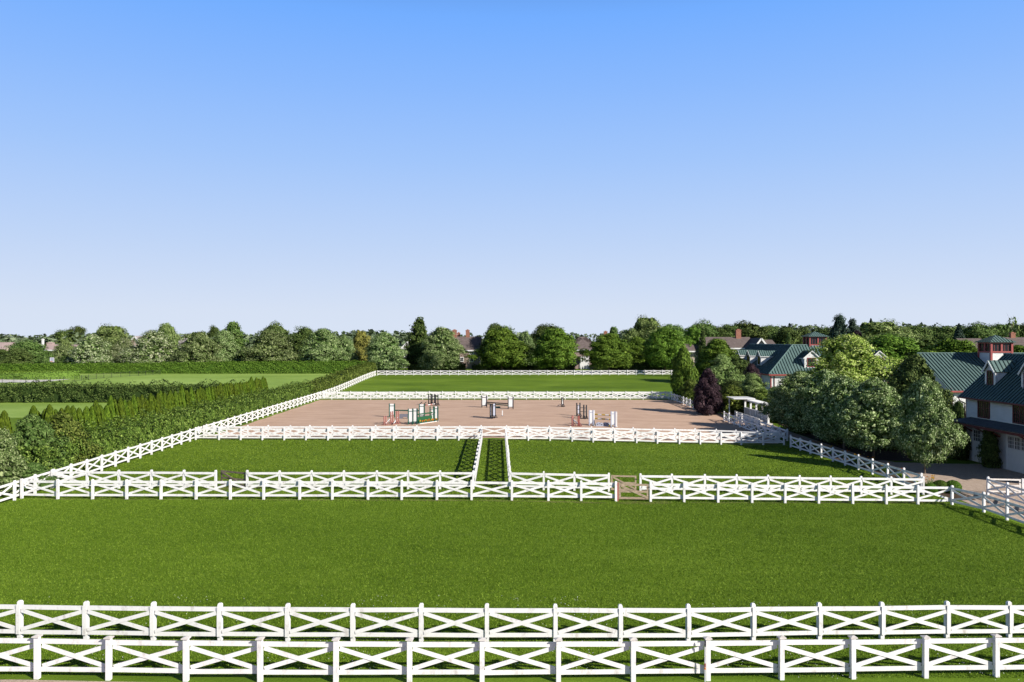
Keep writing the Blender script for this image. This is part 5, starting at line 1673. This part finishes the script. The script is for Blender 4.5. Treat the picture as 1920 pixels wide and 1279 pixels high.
# ---- generic far house
def house(label, x0, x1, y0, y1, ze, zr, roofm, wallm, axis='x', hip=False, chimneys=(), windows=(), name="house", extra=None):
    org = Vector((x0, y0, G(x0, y0)))
    B = empty(name, org, label, "house")
    b = MB()
    b.box(x0, x1, y0, y1, G(x0, y0) - .6, ze, M[wallm])
    ov = .6
    if axis == 'x':
        ym = (y0 + y1) / 2
        hd = (y1 - y0) / 2
        k = (zr - ze) / hd
        hx_ = hd if hip else -ov
        if not hip:
            for xx, s in ((x0, -1), (x1, 1)):
                b.poly([(xx, y1, ze), (xx, y0, ze), (xx, ym, zr - .1)][::(1 if s < 0 else -1)], M[wallm])
        b.build("wall", B, origin=org)
        e0 = ze - ov * k
        rb = MB()
        rb.poly([(x0 - ov, y0 - ov, e0), (x1 + ov, y0 - ov, e0), (x1 - hx_, ym, zr), (x0 + hx_, ym, zr)], M[roofm], .12, (0, -k, 1))
        rb.poly([(x1 + ov, y1 + ov, e0), (x0 - ov, y1 + ov, e0), (x0 + hx_, ym, zr), (x1 - hx_, ym, zr)], M[roofm], .12, (0, k, 1))
        if hip:
            rb.poly([(x0 - ov, y1 + ov, e0), (x0 - ov, y0 - ov, e0), (x0 + hx_, ym, zr)], M[roofm], .12, (-k, 0, 1))
            rb.poly([(x1 + ov, y0 - ov, e0), (x1 + ov, y1 + ov, e0), (x1 - hx_, ym, zr)], M[roofm], .12, (k, 0, 1))
    else:
        xm = (x0 + x1) / 2
        hd = (x1 - x0) / 2
        k = (zr - ze) / hd
        for yy, s in ((y0, -1), (y1, 1)):
            b.poly([(x0, yy, ze), (x1, yy, ze), (xm, yy, zr - .1)][::(1 if s < 0 else -1)], M[wallm])
        b.build("wall", B, origin=org)
        e0 = ze - ov * k
        rb = MB()
        rb.poly([(x0 - ov, y1, e0), (x0 - ov, y0 - ov, e0), (xm, y0 - ov, zr), (xm, y1, zr)], M[roofm], .12, (-k, 0, 1))
        rb.poly([(x1 + ov, y0 - ov, e0), (x1 + ov, y1, e0), (xm, y1, zr), (xm, y0 - ov, zr)], M[roofm], .12, (k, 0, 1))
        tb = MB()
        for sx in (x0 - ov, x1 + ov):
            tb.beam((sx, y0 - ov - .06, e0 - .2), (xm, y0 - ov - .06, zr - .2), .45, .1, M['white'])
        tb.build("rake_board", B, origin=org)
    ro = rb.build("roof", B, origin=org)
    fb = MB()
    fb.box(x0 - ov, x1 + ov, y0 - ov - .1, y0 - ov - .01, e0 - .4, e0 - .02, M['white']) if axis == 'x' else fb.box(x0 + .2, x1 - .2, y0 - .06, y0 - .01, ze - .4, ze - .1, M['white'])
    fb.build("frieze", B, origin=org)
    for (cx, cy, w_, zt, mm) in chimneys:
        c = MB()
        zb_ = ze
        c.box(cx - w_ / 2, cx + w_ / 2, cy - w_ * .35, cy + w_ * .35, zb_, zt - .3, M[mm])
        c.box(cx - w_ / 2 - .08, cx + w_ / 2 + .08, cy - w_ * .35 - .08, cy + w_ * .35 + .08, zt - .3, zt, M[mm])
        c.box(cx - w_ / 4, cx + w_ / 4, cy - w_ * .15, cy + w_ * .15, zt, zt + .25, M[mm])
        c.build("chimney", ro, origin=org)
    for (cx, cz, w_, h_) in windows:
        window(B, org, (cx, y0, cz), (1, 0, 0), (0, -1, 0), w_, h_, 2, 2, 'white', .18)
    return B, org

D_ = at_depth
# brick-chimneyed house
Y_ = 262
s_ = Y_ / F
house("brown shingled house with tall red brick chimneys", D_(832, Y_), D_(898, Y_), Y_, Y_ + 12, zpix(654, Y_), zpix(631, Y_ + 6), 'roof_brown', 'shingle_wall', hip=False,
      chimneys=((D_(852.3, Y_ + 6), Y_ + 6, 1.5, zpix(619, Y_ + 6), 'brick'), (D_(860, Y_ + 8), Y_ + 8, 1.0, zpix(624, Y_ + 8), 'brick'), (D_(876.8, Y_ + 6), Y_ + 6, 1.25, zpix(619, Y_ + 6), 'brick')),
      windows=((D_(884, Y_), zpix(660, Y_), 1.4, 1.7), (D_(884, Y_), zpix(674.5, Y_), 1.4, 1.5), (D_(866, Y_), zpix(674, Y_), 1.3, 1.5), (D_(850, Y_), zpix(660, Y_), 1.3, 1.6)))
house("house with slate-blue roof and white gable left of the pointed dark tree", D_(752, 275), D_(790, 275), 272, 284, zpix(655, 272), zpix(636, 276), 'asph_shingle', 'clap', axis='y')
# white-porched house
B_, og_ = house("brown hip-roofed house with a white porch between the maples", D_(1064, 266), D_(1122, 266), 262, 275, zpix(653.5, 262), zpix(631.5, 268), 'roof_brown', 'shingle_wall', hip=True,
      windows=((D_(1094, 262), zpix(660, 262), 1.0, 1.6), (D_(1104, 262), zpix(660, 262), 1.0, 1.6)))
pb_ = MB()
xa_, xb_ = D_(1089, 258), D_(1105, 258)
pb_.box(xa_, xb_, 258, 261.99, zpix(672, 258), zpix(669, 258), M['white'])
for xx in (xa_ + .15, (xa_ * 2 + xb_) / 3, (xa_ + xb_ * 2) / 3, xb_ - .15):
    pb_.box(xx - .15, xx + .15, 258.05, 258.35, 1.4, zpix(672, 258) - .002, M['white'])
pb_.box(xa_, xb_, 261.7, 261.98, 1.4, zpix(672, 258) - .002, M['white'])
pb_.build("porch", B_, origin=og_)
house("low brick-chimneyed wing glimpsed above the maple left of the porch", D_(1044, 274), D_(1060, 274), 276, 286, zpix(650, 276), zpix(636, 280), 'roof_brown', 'shingle_wall',
      chimneys=((D_(1051, 280), 280, 1.2, zpix(622, 280), 'brick'),))
house("low brick-chimneyed wing glimpsed above the maple right of the porch", D_(1128, 274), D_(1146, 274), 276, 286, zpix(650, 276), zpix(636, 280), 'roof_brown', 'shingle_wall',
      chimneys=((D_(1135.5, 280), 280, 1.2, zpix(621.5, 280), 'brick'),))
# long house on the right
Y_ = 232
house("long brown-roofed house with a slender brick chimney, left of the centre barn", D_(1322, Y_), D_(1414, Y_), Y_, Y_ + 13, zpix(650.5, Y_), zpix(632, Y_ + 6.5), 'roof_brown', 'tan_wall',
      chimneys=((D_(1384, Y_ + 6), Y_ + 6, 1.5, zpix(618.5, Y_ + 6), 'brick'),), windows=((D_(1398, Y_), zpix(657, Y_), 1.2, 1.4),))
house("tan shingled cross gable with white rakes at the long house's right end", D_(1410, 228), D_(1443, 228), 228, 240, zpix(655, 228), zpix(633.5, 228), 'asph_shingle', 'tan_wall', axis='y',
      windows=((D_(1423, 228), zpix(650, 228), 1.1, 1.3), (D_(1431, 228), zpix(650, 228), 1.1, 1.3)))
house("short brown-roofed end wing right of the white-raked cross gable", D_(1440, 236), D_(1450, 236), 234, 244, zpix(649, 234), zpix(637, 239), 'roof_brown', 'tan_wall')
house("grey-roofed wing with a wide brick chimney stack behind the slim tree", D_(1288, 236), D_(1320, 236), 234, 246, zpix(656, 234), zpix(637.5, 240), 'roof_brown', 'tan_wall',
      chimneys=((D_(1296, 240), 240, 2.4, zpix(627, 240), 'brick'),))
# left houses
house("pinkish-roofed house at the left picture edge", D_(-30, 300), D_(17, 300), 296, 308, zpix(656, 296), zpix(642, 302), 'roof_pink', 'tan_wall')
B_, og_ = house("faded-roofed house with a white chimney mast among the left trees", D_(78, 300), D_(146, 300), 300, 312, zpix(655, 300), zpix(646, 306), 'roof_pink', 'tan_wall',
      chimneys=((D_(80.5, 304), 304, .7, zpix(636, 304), 'white'), (D_(95, 306), 306, 2.2, zpix(642.5, 306), 'roof_pink')))
house("grey-roofed house between the blossoming and the grey-green trees", D_(262, 285), D_(366, 285), 282, 296, zpix(652, 282), zpix(632, 289), 'roof_grey', 'tan_wall',
      chimneys=((D_(348, 289), 289, 1.0, zpix(629, 289), 'roof_grey'),))
house("white-raked gable wing left of the second blossoming tree", D_(243, 278), D_(275, 278), 276, 288, zpix(648, 276), zpix(630, 276), 'roof_grey', 'tan_wall', axis='y')
house("pale grey-roofed house in the gap between grey-green trees", D_(530, 285), D_(590, 285), 282, 296, zpix(652, 282), zpix(631.5, 289), 'roof_grey', 'tan_wall',
      chimneys=((D_(552, 289), 289, .8, zpix(629.5, 289), 'roof_pink'),))
# behind the right barn
house("grey-roofed house peeking over the light green barn roof, left of the cupola", D_(1810, 240), D_(1850, 240), 238, 250, zpix(652, 238), zpix(634.5, 244), 'roof_brown', 'tan_wall')
house("brown-roofed house with an orange brick chimney right of the cupola", D_(1888, 240), D_(1950, 240), 238, 250, zpix(650, 238), zpix(632.5, 244), 'roof_brown', 'tan_wall',
      chimneys=((D_(1898, 244), 244, 1.4, zpix(624, 244), 'brick'),))

# ---- viewing pavilion
def pavilion():
    org = Vector((35.6, 109.2, G(35.6, 109.2)))
    P = empty("viewing_pavilion", org, "white open-sided viewing pavilion with lattice panels by the arena", "pavilion")
    ys2 = [109.4, 112.1, 114.8, 117.5, 120.3]
    zt = 1.95
    for y in ys2:
        b = MB(); b.box(35.45, 35.7, y - .12, y + .12, G(35.6, y) - .2, zt, M['white']); b.build("column", P, origin=org)
    for a, b_ in zip(ys2, ys2[1:]):
        b = MB()
        zg = min(G(35.6, a), G(35.6, b_))
        b.box(35.55, 35.6, a + .121, b_ - .121, zg + .1, .75, M['pink_white'])
        b.box(35.5, 35.65, a + .121, b_ - .121, .752, .84, M['white'])
        b.build("lattice_panel", P, origin=org)
    b = MB()
    b.box(35.0, 36.1, 109.0, 120.7, zt + .02, zt + .2, M['white'])
    for k in range(24):
        b.box(34.9, 36.2, 109.1 + k * .48, 109.2 + k * .48, zt + .21, zt + .29, M['white'])
    b.build("roof", P, origin=org)
    b = MB()
    b.box(32.9, 36.1, 117.0, 121.0, zt + .32, zt + .46, M['white'])
    b.build("canopy", P, origin=org)
    b = MB(); b.box(33.1, 33.25, 120.3, 120.45, -.7, zt + .3, M['white']); b.build("column", P, origin=org)
    b = MB()
    zg = G(34, 114)
    b.box(34.0, 34.12, 108.6, 120.5, zg - .2, zg + .75, M['white'])
    b.box(34.13, 34.6, 108.6, 120.5, zg + .38, zg + .46, M['cap'])
    b.build("bench", P, origin=org)
    b = MB(); b.box(33.9, 35.9, 108.4, 121, zg - .3, zg + .06, M['cap']); b.build("deck", P, origin=org)
pavilion()

# ---- iron fence around the pool garden, basketball hoop
def iron_fence():
    pts_ = [on_ground(*p) for p in ((-40, 719), (60, 718.6), (110, 717.5), (138, 716), (165, 712.5), (205, 708.5), (260, 705), (300, 702.5))]
    org = Vector((pts_[0][0], pts_[0][1], G(*pts_[0])))
    r = empty("iron_fence", org, "thin black iron fence curving round the pool garden", "fence")
    P = np.array(pts_)
    seg = np.linalg.norm(np.diff(P, axis=0), axis=1)
    cum = np.concatenate([[0], np.cumsum(seg)])
    n = int(cum[-1] / 2.6)
    q = [Vector((np.interp(s, cum, P[:, 0]), np.interp(s, cum, P[:, 1]), 0)) for s in np.linspace(0, cum[-1], n + 1)]
    for v in q: v.z = G(v.x, v.y)
    for a in q:
        b = MB(); b.box(a.x - .04, a.x + .04, a.y - .04, a.y + .04, a.z, a.z + 1.35, M['iron']); b.build("post", r, origin=org)
    for a, c in zip(q, q[1:]):
        b = MB()
        for z in (.2, 1.2):
            b.beam(a + Vector((0, 0, z)), c + Vector((0, 0, z)), .035, .03, M['iron'])
        for k in range(1, 9):
            p = a.lerp(c, k / 9)
            b.box(p.x - .01, p.x + .01, p.y - .01, p.y + .01, p.z + .2, p.z + 1.2, M['iron'])
        b.build("railing", r, origin=org)
iron_fence()
def hoop():
    Y_ = 231
    X_ = D_(97.5, Y_)
    z0 = G(X_, Y_)
    r = empty("basketball_hoop", (X_, Y_, z0), "white basketball backboard with orange hoop above the far hedge", "basketball hoop")
    b = MB(); b.tube((0, .6, 0), (0, .6, 3.6), .08, .08, M['iron']); b.beam((0, .6, 3.3), (0, .06, 3.7), .1, .1, M['iron']); b.build("pole", r)
    b = MB(); b.box(-.55, .55, .02, .05, 3.25, 4.35, M['silver_paint'])
    for x in (-.55, .55): b.box(x - .06, x + .06, -.02, .06, 3.2, 4.4, M['white'])
    for z in (3.2, 4.4): b.box(-.6, .6, -.021, .061, z - .06, z + .06, M['white'])
    b.build("backboard", r)
    b = MB()
    for i_ in range(12):
        a0, a1 = i_ * math.pi / 6, (i_ + 1) * math.pi / 6
        b.beam((.3 * math.cos(a0), -.35 + .3 * math.sin(a0), 3.35), (.3 * math.cos(a1), -.35 + .3 * math.sin(a1), 3.35), .1, .06, M['orange'])
    b.build("hoop", r)
hoop()
